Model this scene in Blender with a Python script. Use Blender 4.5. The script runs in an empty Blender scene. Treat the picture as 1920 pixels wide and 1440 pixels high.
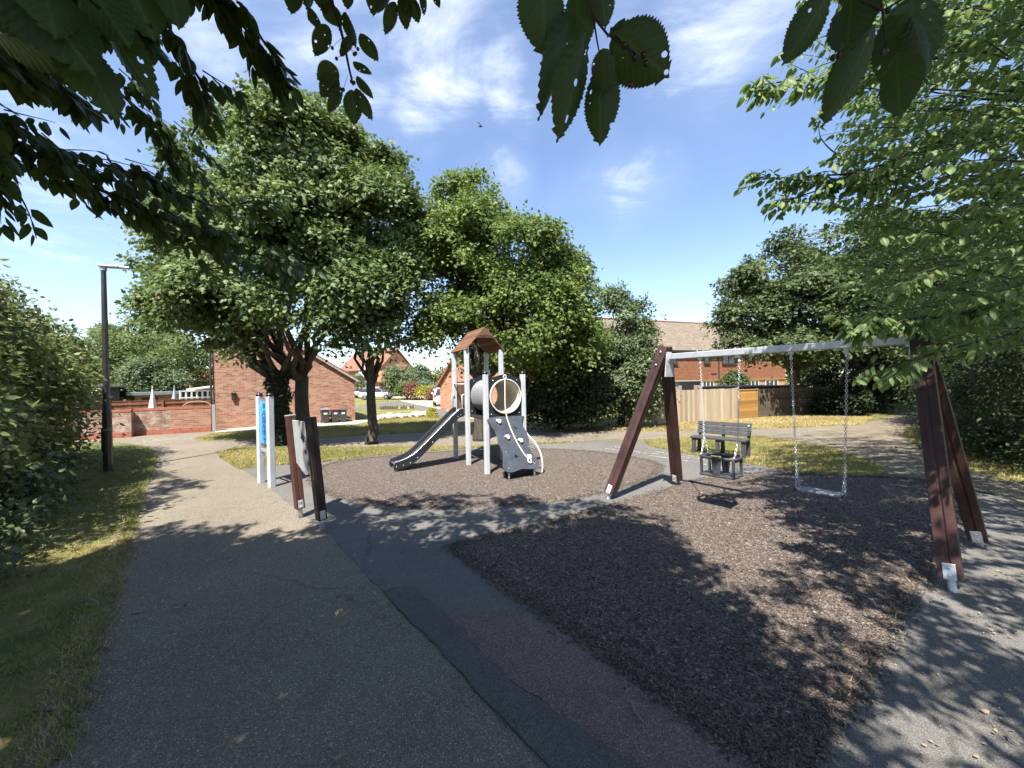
import bpy, math, random
import numpy as np
from mathutils import Vector, Matrix, Euler

random.seed(5)
RNG = np.random.default_rng(11)
scene = bpy.context.scene
COL = scene.collection
PI = math.pi
R = math.radians

# ------------------------------------------------------------------ camera model
F = 721.0
PITCH, ROLL, EYE = R(-0.2), R(1.15), 1.75
cP, sP, cR, sR = math.cos(PITCH), math.sin(PITCH), math.cos(ROLL), math.sin(ROLL)


def ray(px, py):
    u = (px - 960) / F
    v = (720 - py) / F
    x = u * cR + v * sR
    y = -u * sR + v * cR
    return Vector((x, cP - y * sP, sP + y * cP))


def at(px, py, z=0.0):
    d = ray(px, py)
    k = (z - EYE) / d.z
    return Vector((d.x * k, d.y * k, z))


def pt(px, py, Y):
    d = ray(px, py)
    k = Y / d.y
    return Vector((d.x * k, Y, EYE + d.z * k))


def proj(P):
    X, Y, Z = P[0], P[1], P[2] - EYE
    fw = Y * cP + Z * sP
    up = -Y * sP + Z * cP
    if fw < 0.05:
        return None
    x, y = X / fw, up / fw
    return 960 + F * (x * cR - y * sR), 720 - F * (x * sR + y * cR)


cam = bpy.data.cameras.new('camera')
camo = bpy.data.objects.new('camera', cam)
COL.objects.link(camo)
cam.sensor_width = 36.0
cam.sensor_fit = 'HORIZONTAL'
cam.lens = 36.0 * F / 1920
cam.clip_start = 0.05
cam.clip_end = 3000
right = Vector((cR, sR * sP, -sR * cP))
upv = Vector((sR, -cR * sP, cR * cP))
back = -Vector((0, cP, sP))
M = Matrix((right, upv, back)).transposed().to_4x4()
M.translation = Vector((0, 0, EYE))
camo.matrix_world = M
scene.camera = camo

# ------------------------------------------------------------------ light
SUN_EL = R(59.3)
SH = Vector((0.319, 0.948, 0)).normalized()          # shadows fall this way
SUNK = 1 / math.tan(SUN_EL)                           # shadow length per metre
sun = bpy.data.lights.new('sun', 'SUN')
sun.energy = 5.0
sun.angle = R(0.55)
sun.color = (1.0, 0.955, 0.88)
suno = bpy.data.objects.new('sun', sun)
COL.objects.link(suno)
D = Vector((SH.x * math.cos(SUN_EL), SH.y * math.cos(SUN_EL), -math.sin(SUN_EL)))
suno.rotation_euler = D.to_track_quat('-Z', 'Y').to_euler()
suno.location = (-4, -12, 30)


# ------------------------------------------------------------------ node helpers
class NT:
    def __init__(s, tree):
        s.t = tree
        s.n = tree.nodes
        s.l = tree.links

    def add(s, kind, **kw):
        n = s.n.new(kind)
        for k, v in kw.items():
            setattr(n, k, v)
        return n

    def link(s, a, b):
        s.l.new(a, b)

    def inp(s, node, name, val):
        i = node.inputs[name]
        if hasattr(val, 'is_output') or isinstance(val, bpy.types.NodeSocket):
            s.l.new(val, i)
        else:
            i.default_value = val

    def math(s, op, a, b=None, c=None, clamp=False):
        n = s.n.new('ShaderNodeMath')
        n.operation = op
        n.use_clamp = clamp
        for k, v in enumerate((a, b, c)):
            if v is None:
                continue
            if isinstance(v, bpy.types.NodeSocket):
                s.l.new(v, n.inputs[k])
            else:
                n.inputs[k].default_value = v
        return n.outputs[0]

    def vmath(s, op, a, b=None):
        n = s.n.new('ShaderNodeVectorMath')
        n.operation = op
        for k, v in enumerate((a, b)):
            if v is None:
                continue
            if isinstance(v, bpy.types.NodeSocket):
                s.l.new(v, n.inputs[k])
            else:
                n.inputs[k].default_value = v
        return n.outputs['Value'] if op in ('DOT_PRODUCT', 'LENGTH', 'DISTANCE') else n.outputs[0]

    def noise(s, vec, scale, detail=4, rough=0.55, dist=0.0):
        n = s.n.new('ShaderNodeTexNoise')
        n.inputs['Scale'].default_value = scale
        n.inputs['Detail'].default_value = detail
        n.inputs['Roughness'].default_value = rough
        n.inputs['Distortion'].default_value = dist
        if vec is not None:
            s.l.new(vec, n.inputs['Vector'])
        return n.outputs[0]

    def voro(s, vec, scale, feature='F1', rand=1.0):
        n = s.n.new('ShaderNodeTexVoronoi')
        n.feature = feature
        n.inputs['Scale'].default_value = scale
        n.inputs['Randomness'].default_value = rand
        if vec is not None:
            s.l.new(vec, n.inputs['Vector'])
        return n

    def ramp(s, fac, stops, interp='LINEAR'):
        n = s.n.new('ShaderNodeValToRGB')
        cr = n.color_ramp
        cr.interpolation = interp
        while len(cr.elements) < len(stops):
            cr.elements.new(0.5)
        for e, (p, c) in zip(cr.elements, stops):
            e.position = p
            e.color = (c[0], c[1], c[2], 1) if len(c) == 3 else c
        s.l.new(fac, n.inputs[0])
        return n.outputs[0]

    def mix(s, fac, a, b, mode='MIX'):
        n = s.n.new('ShaderNodeMix')
        n.data_type = 'RGBA'
        n.blend_type = mode
        for k, v in ((0, fac), (6, a), (7, b)):
            if isinstance(v, bpy.types.NodeSocket):
                s.l.new(v, n.inputs[k])
            elif k == 0:
                n.inputs[0].default_value = v
            else:
                n.inputs[k].default_value = (v[0], v[1], v[2], 1)
        return n.outputs[2]

    def mapr(s, v, a, b, c=0.0, d=1.0, smooth=False):
        n = s.n.new('ShaderNodeMapRange')
        if smooth:
            n.interpolation_type = 'SMOOTHSTEP'
        s.l.new(v, n.inputs[0])
        for k, x in enumerate((a, b, c, d)):
            n.inputs[k + 1].default_value = x
        return n.outputs[0]

    def bump(s, h, strength=0.3, dist=0.01):
        n = s.n.new('ShaderNodeBump')
        n.inputs['Strength'].default_value = strength
        n.inputs['Distance'].default_value = dist
        s.l.new(h, n.inputs['Height'])
        return n.outputs[0]

    def obj(s):
        return s.n.new('ShaderNodeTexCoord').outputs['Object']

    def attr(s, name):
        n = s.n.new('ShaderNodeAttribute')
        n.attribute_name = name
        return n.outputs['Fac']


MATS = {}


def mat_new(name):
    m = bpy.data.materials.new(name)
    m.use_nodes = True
    t = NT(m.node_tree)
    b = m.node_tree.nodes['Principled BSDF']
    MATS[name] = m
    return m, t, b


def plain(name, col, rough=0.5, metal=0.0, var=0.15, scale=6.0, bump=0.0, bscale=80.0, spec=0.5):
    m, t, b = mat_new(name)
    o = t.obj()
    nz = t.noise(o, scale, 5, 0.6)
    c = t.ramp(nz, [(0.3, [x * (1 - var) for x in col]), (0.7, [min(1, x * (1 + var)) for x in col])])
    t.link(c, b.inputs['Base Color'])
    rr = t.noise(o, scale * 2.3, 4)
    t.link(t.mapr(rr, 0.3, 0.7, max(0.02, rough - 0.1), min(1, rough + 0.1)), b.inputs['Roughness'])
    b.inputs['Metallic'].default_value = metal
    b.inputs['Specular IOR Level'].default_value = spec
    if bump:
        t.link(t.bump(t.noise(o, bscale, 3), bump, 0.004), b.inputs['Normal'])
    return m


def leaf_mat(name, dark, light, trans, tmix=0.35, rough=0.42, brown=None, veins=False, spec=0.5, holes=False):
    m, t, b = mat_new(name)
    r = t.attr('rnd')
    stops = [(0.0, dark), (0.75, light)]
    if brown:
        stops += [(0.93, light), (0.96, brown)]
    else:
        stops += [(1.0, [min(1, x * 1.35) for x in light])]
    c = t.ramp(r, stops)
    if veins:
        lx, ly = t.attr('lx'), t.attr('ly')
        ay = t.math('ABSOLUTE', ly)
        s = t.math('SUBTRACT', t.math('MULTIPLY', lx, 9.0), t.math('MULTIPLY', ay, 9.0))
        w = t.math('ABSOLUTE', t.math('SUBTRACT', t.math('FRACT', s), 0.5))
        v1 = t.mapr(w, 0.40, 0.5, 0, 1)
        v2 = t.mapr(ay, 0.012, 0.03, 1, 0)
        v = t.math('MAXIMUM', t.math('MULTIPLY', v1, 0.6), v2)
        c = t.mix(v, c, [x * 1.3 for x in light])
        t.link(t.bump(w, 0.5, 0.002), b.inputs['Normal'])
    t.link(c, b.inputs['Base Color'])
    b.inputs['Roughness'].default_value = rough
    b.inputs['Specular IOR Level'].default_value = spec
    tr = t.add('ShaderNodeBsdfTranslucent')
    tc = t.mix(0.35, trans, c)
    t.link(tc, tr.inputs['Color'])
    mx = t.add('ShaderNodeMixShader')
    mx.inputs[0].default_value = tmix
    t.link(b.outputs[0], mx.inputs[1])
    t.link(tr.outputs[0], mx.inputs[2])
    out = [n for n in t.n if n.type == 'OUTPUT_MATERIAL'][0]
    res = mx.outputs[0]
    if holes:
        # insect holes with a brown rim
        cb = t.n.new('ShaderNodeCombineXYZ')
        t.link(lx, cb.inputs[0])
        t.link(ly, cb.inputs[1])
        t.link(t.math('MULTIPLY', r, 37.0), cb.inputs[2])
        vo = t.voro(cb.outputs[0], 6.5)
        cell = t.n.new('ShaderNodeSeparateColor')
        t.link(vo.outputs['Color'], cell.inputs[0])
        rad = t.mapr(cell.outputs[0], 0.80, 1.0, 0.0, 0.30)
        wob = t.noise(cb.outputs[0], 22, 2)
        dd = t.math('ADD', vo.outputs['Distance'], t.math('MULTIPLY', t.math('SUBTRACT', wob, 0.5), 0.16))
        hole = t.math('LESS_THAN', dd, rad)
        tp = t.add('ShaderNodeBsdfTransparent')
        m2 = t.add('ShaderNodeMixShader')
        t.link(hole, m2.inputs[0])
        t.link(res, m2.inputs[1])
        t.link(tp.outputs[0], m2.inputs[2])
        res = m2.outputs[0]
    t.link(res, out.inputs[0])
    return m


# ------------------------------------------------------------------ ground materials
def m_asphalt(name, c1, c2, stone, wear=(0.3, 0.28, 0.25), grain=190, wearamt=0.35):
    m, t, b = mat_new(name)
    o = t.obj()
    big = t.noise(o, 0.55, 6, 0.62)
    mid = t.noise(o, 5.0, 6, 0.7)
    base = t.mix(t.mapr(big, 0.32, 0.68), c1, c2)
    base = t.mix(t.mapr(mid, 0.48, 0.8, 0, wearamt), base, wear)
    vo = t.voro(o, grain)
    spk = t.math('GREATER_THAN', t.noise(vo.outputs['Position'], 900, 1), 0.56)
    cell = t.n.new('ShaderNodeSeparateColor')
    t.link(vo.outputs['Color'], cell.inputs[0])
    shade = t.mapr(cell.outputs[0], 0, 1, 0.58, 1.42)
    mul = t.n.new('ShaderNodeVectorMath')
    mul.operation = 'SCALE'
    t.link(base, mul.inputs[0])
    t.link(shade, mul.inputs[3])
    st = t.math('GREATER_THAN', cell.outputs[1], 0.955)
    c = t.mix(st, mul.outputs[0], stone)
    # leaf-litter stains and small dark spots
    v2 = t.voro(o, 5.5)
    sp = t.mapr(v2.outputs['Distance'], 0.018, 0.03, 0.75, 0)
    c = t.mix(sp, c, [x * 0.35 for x in c1])
    wp = t.n.new('ShaderNodeTexNoise')
    wp.inputs['Scale'].default_value = 2.6
    wp.inputs['Detail'].default_value = 5
    t.link(o, wp.inputs['Vector'])
    ov = t.vmath('ADD', o, t.vmath('MULTIPLY', wp.outputs['Color'], (0.55, 0.55, 0.0)))
    ck = t.voro(ov, 0.42, 'DISTANCE_TO_EDGE')
    brk = t.mapr(t.noise(o, 0.9, 3), 0.50, 0.60)
    crack = t.math('MULTIPLY', t.mapr(ck.outputs['Distance'], 0.003, 0.009, 0.42, 0), brk)
    c = t.mix(crack, c, [x * 0.3 for x in c1])
    stain = t.mapr(t.noise(o, 1.5, 8, 0.72, 0.6), 0.56, 0.72, 0, 0.42)
    c = t.mix(stain, c, [x * 0.50 for x in c1])
    t.link(c, b.inputs['Base Color'])
    b.inputs['Roughness'].default_value = 0.88
    b.inputs['Specular IOR Level'].default_value = 0.25
    h = t.math('ADD', vo.outputs['Distance'], t.math('MULTIPLY', mid, 0.4))
    t.link(t.bump(h, 0.55, 0.004), b.inputs['Normal'])
    return m


def m_rubber(name):
    m, t, b = mat_new(name)
    o = t.obj()
    mp = t.add('ShaderNodeMapping')
    t.link(o, mp.inputs[0])
    wob = t.n.new('ShaderNodeTexNoise')
    wob.inputs['Scale'].default_value = 9
    t.link(o, wob.inputs['Vector'])
    add = t.vmath('ADD', mp.outputs[0], t.vmath('MULTIPLY', wob.outputs['Color'], (0.10, 0.10, 0.0)))
    vo = t.voro(add, 88)
    vo2 = t.voro(add, 190)
    cell = t.n.new('ShaderNodeSeparateColor')
    t.link(vo.outputs['Color'], cell.inputs[0])
    c = t.ramp(cell.outputs[0], [(0.0, (0.030, 0.025, 0.022)), (0.45, (0.108, 0.084, 0.070)),
                                 (0.8, (0.19, 0.148, 0.122)), (1.0, (0.36, 0.29, 0.235))])
    big = t.noise(o, 0.8, 5, 0.6)
    c = t.mix(t.mapr(big, 0.35, 0.7, 0, 0.45), c, (0.142, 0.114, 0.093))
    st = t.math('GREATER_THAN', cell.outputs[1], 0.985)
    c = t.mix(st, c, (0.45, 0.38, 0.29))
    t.link(c, b.inputs['Base Color'])
    b.inputs['Roughness'].default_value = 0.8
    b.inputs['Specular IOR Level'].default_value = 0.3
    h = t.math('ADD', vo.outputs['Distance'], t.math('MULTIPLY', vo2.outputs['Distance'], 0.6))
    h = t.math('ADD', h, t.math('MULTIPLY', cell.outputs[2], 0.8))
    t.link(t.bump(h, 1.0, 0.009), b.inputs['Normal'])
    return m


def m_lawn(name):
    m, t, b = mat_new(name)
    o = t.obj()
    big = t.noise(o, 0.45, 6, 0.6)
    mid = t.noise(o, 3.0, 6, 0.65)
    fine = t.noise(o, 55, 4, 0.7)
    f = t.math('ADD', t.math('MULTIPLY', big, 0.55), t.math('MULTIPLY', mid, 0.45))
    c = t.ramp(f, [(0.36, (0.085, 0.115, 0.030)), (0.47, (0.18, 0.19, 0.058)), (0.55, (0.36, 0.295, 0.12)),
                   (0.66, (0.47, 0.36, 0.17))])
    c = t.mix(t.mapr(fine, 0.3, 0.7, 0.0, 0.8), c, (0.055, 0.058, 0.02))
    t.link(c, b.inputs['Base Color'])
    b.inputs['Roughness'].default_value = 0.9
    b.inputs['Specular IOR Level'].default_value = 0.15
    t.link(t.bump(fine, 1.0, 0.03), b.inputs['Normal'])
    return m


def m_dirt(name):
    m, t, b = mat_new(name)
    o = t.obj()
    f = t.noise(o, 2.2, 7, 0.68)
    fine = t.noise(o, 70, 4, 0.7)
    c = t.ramp(f, [(0.3, (0.115, 0.09, 0.06)), (0.5, (0.205, 0.165, 0.11)), (0.7, (0.29, 0.235, 0.16))])
    c = t.mix(t.mapr(fine, 0.35, 0.7, 0, 0.6), c, (0.07, 0.055, 0.035))
    t.link(c, b.inputs['Base Color'])
    b.inputs['Roughness'].default_value = 0.95
    t.link(t.bump(fine, 0.8, 0.02), b.inputs['Normal'])
    return m


def m_brick(name, cols, mortar, course=0.075, length=0.225, white=0.0):
    m, t, b = mat_new(name)
    o = t.obj()
    sx = t.n.new('ShaderNodeSeparateXYZ')
    t.link(o, sx.inputs[0])
    u = t.math('ADD', sx.outputs[0], sx.outputs[1])
    cb = t.n.new('ShaderNodeCombineXYZ')
    t.link(u, cb.inputs[0])
    t.link(sx.outputs[2], cb.inputs[1])
    br = t.n.new('ShaderNodeTexBrick')
    t.link(cb.outputs[0], br.inputs['Vector'])
    br.offset = 0.5
    br.inputs['Scale'].default_value = 1.0
    br.inputs['Brick Width'].default_value = length
    br.inputs['Row Height'].default_value = course
    br.inputs['Mortar Size'].default_value = 0.006
    br.inputs['Mortar Smooth'].default_value = 0.2
    br.inputs['Color1'].default_value = (0, 0, 0, 1)
    br.inputs['Color2'].default_value = (1, 1, 1, 1)
    br.inputs['Mortar'].default_value = (0.5, 0.5, 0.5, 1)
    gz = t.n.new('ShaderNodeSeparateColor')
    t.link(br.outputs['Color'], gz.inputs[0])
    c = t.ramp(gz.outputs[0], [(0.0, cols[0]), (0.5, cols[1]), (0.85, cols[2]), (1.0, cols[3])])
    big = t.noise(o, 0.9, 6, 0.6)
    c = t.mix(t.mapr(big, 0.4, 0.75, 0, 0.35), c, cols[1])
    if white:
        wn = t.noise(o, 3.5, 6, 0.7)
        c = t.mix(t.mapr(wn, 0.48, 0.62, 0, white), c, (0.50, 0.44, 0.36))
        dn = t.noise(o, 2.2, 5, 0.6)
        c = t.mix(t.mapr(dn, 0.52, 0.7, 0, 0.7), c, (0.06, 0.045, 0.04))
    c = t.mix(br.outputs['Fac'], c, mortar)
    t.link(c, b.inputs['Base Color'])
    b.inputs['Roughness'].default_value = 0.9
    b.inputs['Specular IOR Level'].default_value = 0.2
    t.link(t.bump(t.math('SUBTRACT', 1.0, br.outputs['Fac']), 0.5, 0.008), b.inputs['Normal'])
    return m


def m_rows(name, c1, c2, gap, width, row, axis='z', off=0.5, stretch=1.0):
    """Courses of tiles or boards laid over a slope or wall."""
    m, t, b = mat_new(name)
    o = t.obj()
    sx = t.n.new('ShaderNodeSeparateXYZ')
    t.link(o, sx.inputs[0])
    cb = t.n.new('ShaderNodeCombineXYZ')
    if axis == 'z':
        t.link(sx.outputs[0], cb.inputs[0])
        t.link(t.math('MULTIPLY', sx.outputs[2], stretch), cb.inputs[1])
    else:
        t.link(sx.outputs[2], cb.inputs[0])
        t.link(t.math('ADD', sx.outputs[0], sx.outputs[1]), cb.inputs[1])
    br = t.n.new('ShaderNodeTexBrick')
    t.link(cb.outputs[0], br.inputs['Vector'])
    br.offset = off
    br.inputs['Scale'].default_value = 1.0
    br.inputs['Brick Width'].default_value = width
    br.inputs['Row Height'].default_value = row
    br.inputs['Mortar Size'].default_value = row * 0.07
    br.inputs['Mortar Smooth'].default_value = 0.6
    br.inputs['Color1'].default_value = (c1[0], c1[1], c1[2], 1)
    br.inputs['Color2'].default_value = (c2[0], c2[1], c2[2], 1)
    br.inputs['Mortar'].default_value = (gap[0], gap[1], gap[2], 1)
    nz = t.noise(o, 1.4, 6, 0.65)
    c = t.mix(t.mapr(nz, 0.35, 0.7, 0, 0.4), br.outputs['Color'], [x * 0.62 for x in c1])
    t.link(c, b.inputs['Base Color'])
    b.inputs['Roughness'].default_value = 0.85
    b.inputs['Specular IOR Level'].default_value = 0.2
    t.link(t.bump(t.math('SUBTRACT', 1.0, br.outputs['Fac']), 0.6, 0.015), b.inputs['Normal'])
    return m


def m_bark(name, c1, c2, scale=9):
    m, t, b = mat_new(name)
    o = t.obj()
    mp = t.add('ShaderNodeMapping')
    mp.inputs['Scale'].default_value = (1, 1, 0.28)
    t.link(o, mp.inputs[0])
    n = t.noise(mp.outputs[0], scale * 2, 8, 0.7)
    big = t.noise(o, 1.6, 4)
    c = t.ramp(n, [(0.35, c1), (0.65, c2)])
    c = t.mix(t.mapr(big, 0.5, 0.7, 0, 0.3), c, (0.07, 0.075, 0.045))
    t.link(c, b.inputs['Base Color'])
    b.inputs['Roughness'].default_value = 0.9
    t.link(t.bump(n, 1.0, 0.03), b.inputs['Normal'])
    return m


def m_timber(name, c1, c2, grain=30, rough=0.7, axis=2):
    m, t, b = mat_new(name)
    o = t.obj()
    mp = t.add('ShaderNodeMapping')
    s = [grain, grain, grain]
    s[axis] = grain * 0.05
    mp.inputs['Scale'].default_value = s
    t.link(o, mp.inputs[0])
    n = t.noise(mp.outputs[0], 1.0, 5, 0.65)
    r = t.attr('rnd')
    c = t.ramp(n, [(0.3, c1), (0.7, c2)])
    c = t.mix(t.math('MULTIPLY', r, 0.75), c, [x * 0.5 for x in c1])
    t.link(c, b.inputs['Base Color'])
    b.inputs['Roughness'].default_value = rough
    b.inputs['Specular IOR Level'].default_value = 0.3
    t.link(t.bump(n, 0.4, 0.004), b.inputs['Normal'])
    return m


m_asphalt('path_asphalt', (0.140, 0.117, 0.088), (0.192, 0.163, 0.123), (0.40, 0.35, 0.27), wear=(0.25, 0.213, 0.155), grain=180)
m_asphalt('play_asphalt', (0.106, 0.100, 0.092), (0.142, 0.133, 0.120), (0.25, 0.23, 0.20), wear=(0.20, 0.18, 0.15), grain=260)
m_asphalt('repair_asphalt', (0.082, 0.078, 0.073), (0.106, 0.100, 0.092), (0.18, 0.165, 0.14), wear=(0.135, 0.124, 0.108), grain=240, wearamt=0.45)
m_asphalt('red_asphalt', (0.130, 0.088, 0.077), (0.165, 0.120, 0.104), (0.32, 0.26, 0.21), wear=(0.18, 0.152, 0.132), grain=190, wearamt=0.8)
m_asphalt('road_paving', (0.42, 0.34, 0.25), (0.50, 0.41, 0.30), (0.55, 0.5, 0.42), wear=(0.48, 0.43, 0.36), grain=60)
m_asphalt('slab_paving', (0.33, 0.30, 0.25), (0.42, 0.38, 0.31), (0.5, 0.46, 0.4), wear=(0.38, 0.35, 0.3), grain=90)
m_rubber('rubber_shreds')
m_lawn('lawn')
m_dirt('dirt')
m_brick('gable_brick', [(0.23, 0.105, 0.068), (0.36, 0.180, 0.115), (0.44, 0.245, 0.165), (0.12, 0.075, 0.065)], (0.38, 0.30, 0.23))
m_brick('wall_brick_new', [(0.24, 0.11, 0.075), (0.34, 0.165, 0.11), (0.40, 0.22, 0.15), (0.20, 0.11, 0.085)], (0.36, 0.28, 0.21))
m_brick('wall_brick_old', [(0.16, 0.08, 0.06), (0.30, 0.16, 0.11), (0.36, 0.24, 0.17), (0.10, 0.07, 0.06)], (0.34, 0.28, 0.22), white=0.75)
m_brick('coping_brick', [(0.30, 0.085, 0.055), (0.37, 0.11, 0.07), (0.40, 0.14, 0.09), (0.28, 0.08, 0.05)], (0.28, 0.17, 0.13), course=0.11, length=0.11)
m_brick('house_brick', [(0.30, 0.135, 0.08), (0.44, 0.21, 0.125), (0.50, 0.28, 0.175), (0.20, 0.10, 0.07)], (0.40, 0.30, 0.21))
m_rows('tile_hanging', (0.34, 0.145, 0.082), (0.235, 0.098, 0.056), (0.07, 0.035, 0.022), 0.17, 0.13)
m_rows('roof_tiles_buff', (0.235, 0.190, 0.138), (0.165, 0.130, 0.094), (0.05, 0.04, 0.03), 0.33, 0.27, stretch=1.55)
m_rows('roof_tiles_red', (0.30, 0.15, 0.10), (0.22, 0.11, 0.075), (0.07, 0.04, 0.03), 0.30, 0.25, stretch=1.5)
m_rows('roof_tiles_orange', (0.42, 0.20, 0.105), (0.33, 0.15, 0.085), (0.10, 0.05, 0.03), 0.30, 0.25, stretch=1.5)
m_bark('bark', (0.035, 0.027, 0.020), (0.105, 0.085, 0.062))
m_bark('bark_smooth', (0.06, 0.05, 0.037), (0.13, 0.108, 0.078), 5)
m_bark('twig_bark', (0.030, 0.022, 0.018), (0.075, 0.055, 0.042), 20)
m_timber('fence_pale', (0.40, 0.305, 0.20), (0.56, 0.45, 0.32))
m_timber('fence_orange', (0.42, 0.215, 0.060), (0.54, 0.30, 0.095))
m_timber('fence_dark', (0.10, 0.075, 0.05), (0.19, 0.145, 0.10))
m_timber('fence_brown', (0.16, 0.065, 0.035), (0.24, 0.10, 0.055))
m_timber('roof_board', (0.165, 0.082, 0.048), (0.255, 0.132, 0.076), 24)
m_timber('twig_wood', (0.20, 0.16, 0.12), (0.34, 0.29, 0.23), 40, 0.8, 0)
plain('maroon_profile', (0.052, 0.025, 0.021), 0.42, var=0.35, scale=5, bump=0.1, spec=0.4)
plain('maroon_cap_shaded_post', (0.030, 0.012, 0.011), 0.45, var=0.2)
plain('brown_post', (0.085, 0.036, 0.023), 0.5, var=0.3, scale=4, bump=0.15)
plain('galvanised', (0.58, 0.60, 0.62), 0.45, 0.55, 0.12, 12, 0.1)
plain('white_post', (0.52, 0.54, 0.57), 0.45, 0.1, 0.10, 4)
plain('black_cap', (0.012, 0.012, 0.013), 0.28, var=0.2)
plain('charcoal_board', (0.017, 0.019, 0.024), 0.5, var=0.3, scale=7, bump=0.05, spec=0.35)
plain('climb_board', (0.045, 0.052, 0.066), 0.52, var=0.3, scale=5, bump=0.05, spec=0.35)
plain('tunnel_plastic', (0.62, 0.585, 0.50), 0.5, var=0.06)
plain('tunnel_outside', (0.17, 0.17, 0.175), 0.6, var=0.1)
plain('steel_bed', (0.55, 0.56, 0.58), 0.3, 0.9, 0.08, 10)
plain('cream_hold', (0.62, 0.54, 0.47), 0.6, var=0.1)
plain('rope_cream', (0.62, 0.56, 0.47), 0.85, var=0.12, scale=40, bump=0.6, bscale=200)
plain('bolt_steel', (0.75, 0.75, 0.74), 0.3, 0.8, 0.05)
plain('bench_plastic', (0.050, 0.053, 0.058), 0.62, var=0.3, scale=10, bump=0.2)
plain('rubber_seat', (0.040, 0.043, 0.048), 0.6, var=0.3, scale=12, bump=0.2)
plain('grey_seat', (0.22, 0.23, 0.25), 0.5, var=0.15, scale=12, bump=0.1)
plain('panel_grey', (0.36, 0.37, 0.36), 0.55, var=0.08)
plain('panel_blue', (0.075, 0.36, 0.66), 0.35, var=0.2, scale=8)
plain('letter_blue', (0.015, 0.075, 0.26), 0.5, var=0.1)
plain('lamp_paint', (0.050, 0.045, 0.042), 0.35, 0.3, 0.25, 3)
plain('lamp_grey', (0.42, 0.44, 0.46), 0.4, 0.4, 0.06)
plain('bin_black', (0.045, 0.048, 0.052), 0.55, var=0.2)
plain('bin_lid_grey', (0.17, 0.19, 0.21), 0.55, var=0.1)
plain('bin_lid_red', (0.30, 0.045, 0.035), 0.5, var=0.1)
plain('white_label', (0.75, 0.75, 0.73), 0.6, var=0.03)
plain('ink_black', (0.02, 0.02, 0.02), 0.6, var=0.03)
plain('white_paint', (0.75, 0.74, 0.71), 0.5, var=0.05)
plain('dark_trim', (0.030, 0.026, 0.024), 0.5, var=0.1)
plain('grey_trim', (0.30, 0.28, 0.26), 0.6, var=0.1)
plain('parasol_cloth', (0.60, 0.58, 0.53), 0.85, var=0.1, scale=6, bump=0.2)
plain('felt_roof', (0.045, 0.047, 0.050), 0.8, var=0.3, scale=3, bump=0.3)
plain('flat_roof', (0.22, 0.25, 0.27), 0.7, var=0.12)
plain('car_white', (0.74, 0.75, 0.76), 0.22, var=0.02)
plain('car_silver', (0.56, 0.57, 0.60), 0.25, 0.4, 0.03)
plain('car_navy', (0.014, 0.020, 0.038), 0.2, 0.2, 0.1)
plain('tyre', (0.018, 0.018, 0.018), 0.8, var=0.2)
plain('rim', (0.45, 0.46, 0.48), 0.3, 0.8, 0.05)
plain('glass_dark', (0.022, 0.028, 0.033), 0.08, var=0.2, spec=0.8)
plain('light_lens', (0.7, 0.7, 0.68), 0.15, var=0.03)
plain('light_red', (0.4, 0.03, 0.02), 0.2, var=0.05)
plain('stone', (0.42, 0.36, 0.28), 0.9, var=0.35, scale=7, bump=0.6, bscale=20)
plain('cherry_fruit', (0.030, 0.012, 0.012), 0.3, var=0.3)
plain('chalk', (0.50, 0.49, 0.46), 0.9, var=0.2, scale=30)
plain('bird_dark', (0.015, 0.015, 0.015), 0.7, var=0.1)
plain('teal_slats', (0.06, 0.12, 0.12), 0.6, var=0.2)

leaf_mat('maple_leaf', (0.054, 0.092, 0.026), (0.168, 0.216, 0.080), (0.21, 0.30, 0.055), 0.28, 0.55, brown=(0.26, 0.16, 0.09), spec=0.30)
leaf_mat('lime_leaf', (0.062, 0.102, 0.022), (0.168, 0.222, 0.058), (0.23, 0.31, 0.05), 0.32, 0.55, spec=0.28)
leaf_mat('shrub_leaf', (0.062, 0.090, 0.036), (0.140, 0.178, 0.085), (0.18, 0.24, 0.07), 0.28, 0.55, spec=0.3)
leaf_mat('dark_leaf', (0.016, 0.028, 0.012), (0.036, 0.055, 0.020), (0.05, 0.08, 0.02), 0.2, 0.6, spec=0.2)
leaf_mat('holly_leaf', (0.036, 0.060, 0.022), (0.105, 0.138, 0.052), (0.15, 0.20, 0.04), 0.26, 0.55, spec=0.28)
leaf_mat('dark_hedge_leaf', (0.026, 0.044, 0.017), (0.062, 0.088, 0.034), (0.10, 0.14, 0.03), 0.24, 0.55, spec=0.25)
leaf_mat('hedge_leaf', (0.072, 0.108, 0.030), (0.205, 0.235, 0.095), (0.28, 0.33, 0.08), 0.3, 0.5, brown=(0.27, 0.19, 0.09), spec=0.3)
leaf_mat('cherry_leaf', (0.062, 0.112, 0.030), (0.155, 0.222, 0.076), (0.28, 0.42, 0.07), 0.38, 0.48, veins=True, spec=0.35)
leaf_mat('cherry_leaf_shade_tone', (0.028, 0.050, 0.015), (0.060, 0.094, 0.030), (0.13, 0.22, 0.035), 0.22, 0.5, veins=True, spec=0.3)  # shaded copy of the cherry leaf, canopy shade put into its colour
leaf_mat('cherry_near_leaf', (0.026, 0.046, 0.014), (0.050, 0.080, 0.024), (0.13, 0.22, 0.035), 0.24, 0.5, veins=True, spec=0.3, holes=True)  # close leaves, canopy shade likewise put into the darker colour
leaf_mat('far_leaf', (0.075, 0.108, 0.034), (0.165, 0.200, 0.075), (0.22, 0.29, 0.06), 0.3, 0.6, spec=0.2)
leaf_mat('red_leaf', (0.13, 0.055, 0.035), (0.24, 0.11, 0.065), (0.3, 0.12, 0.05), 0.25, 0.5)
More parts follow.
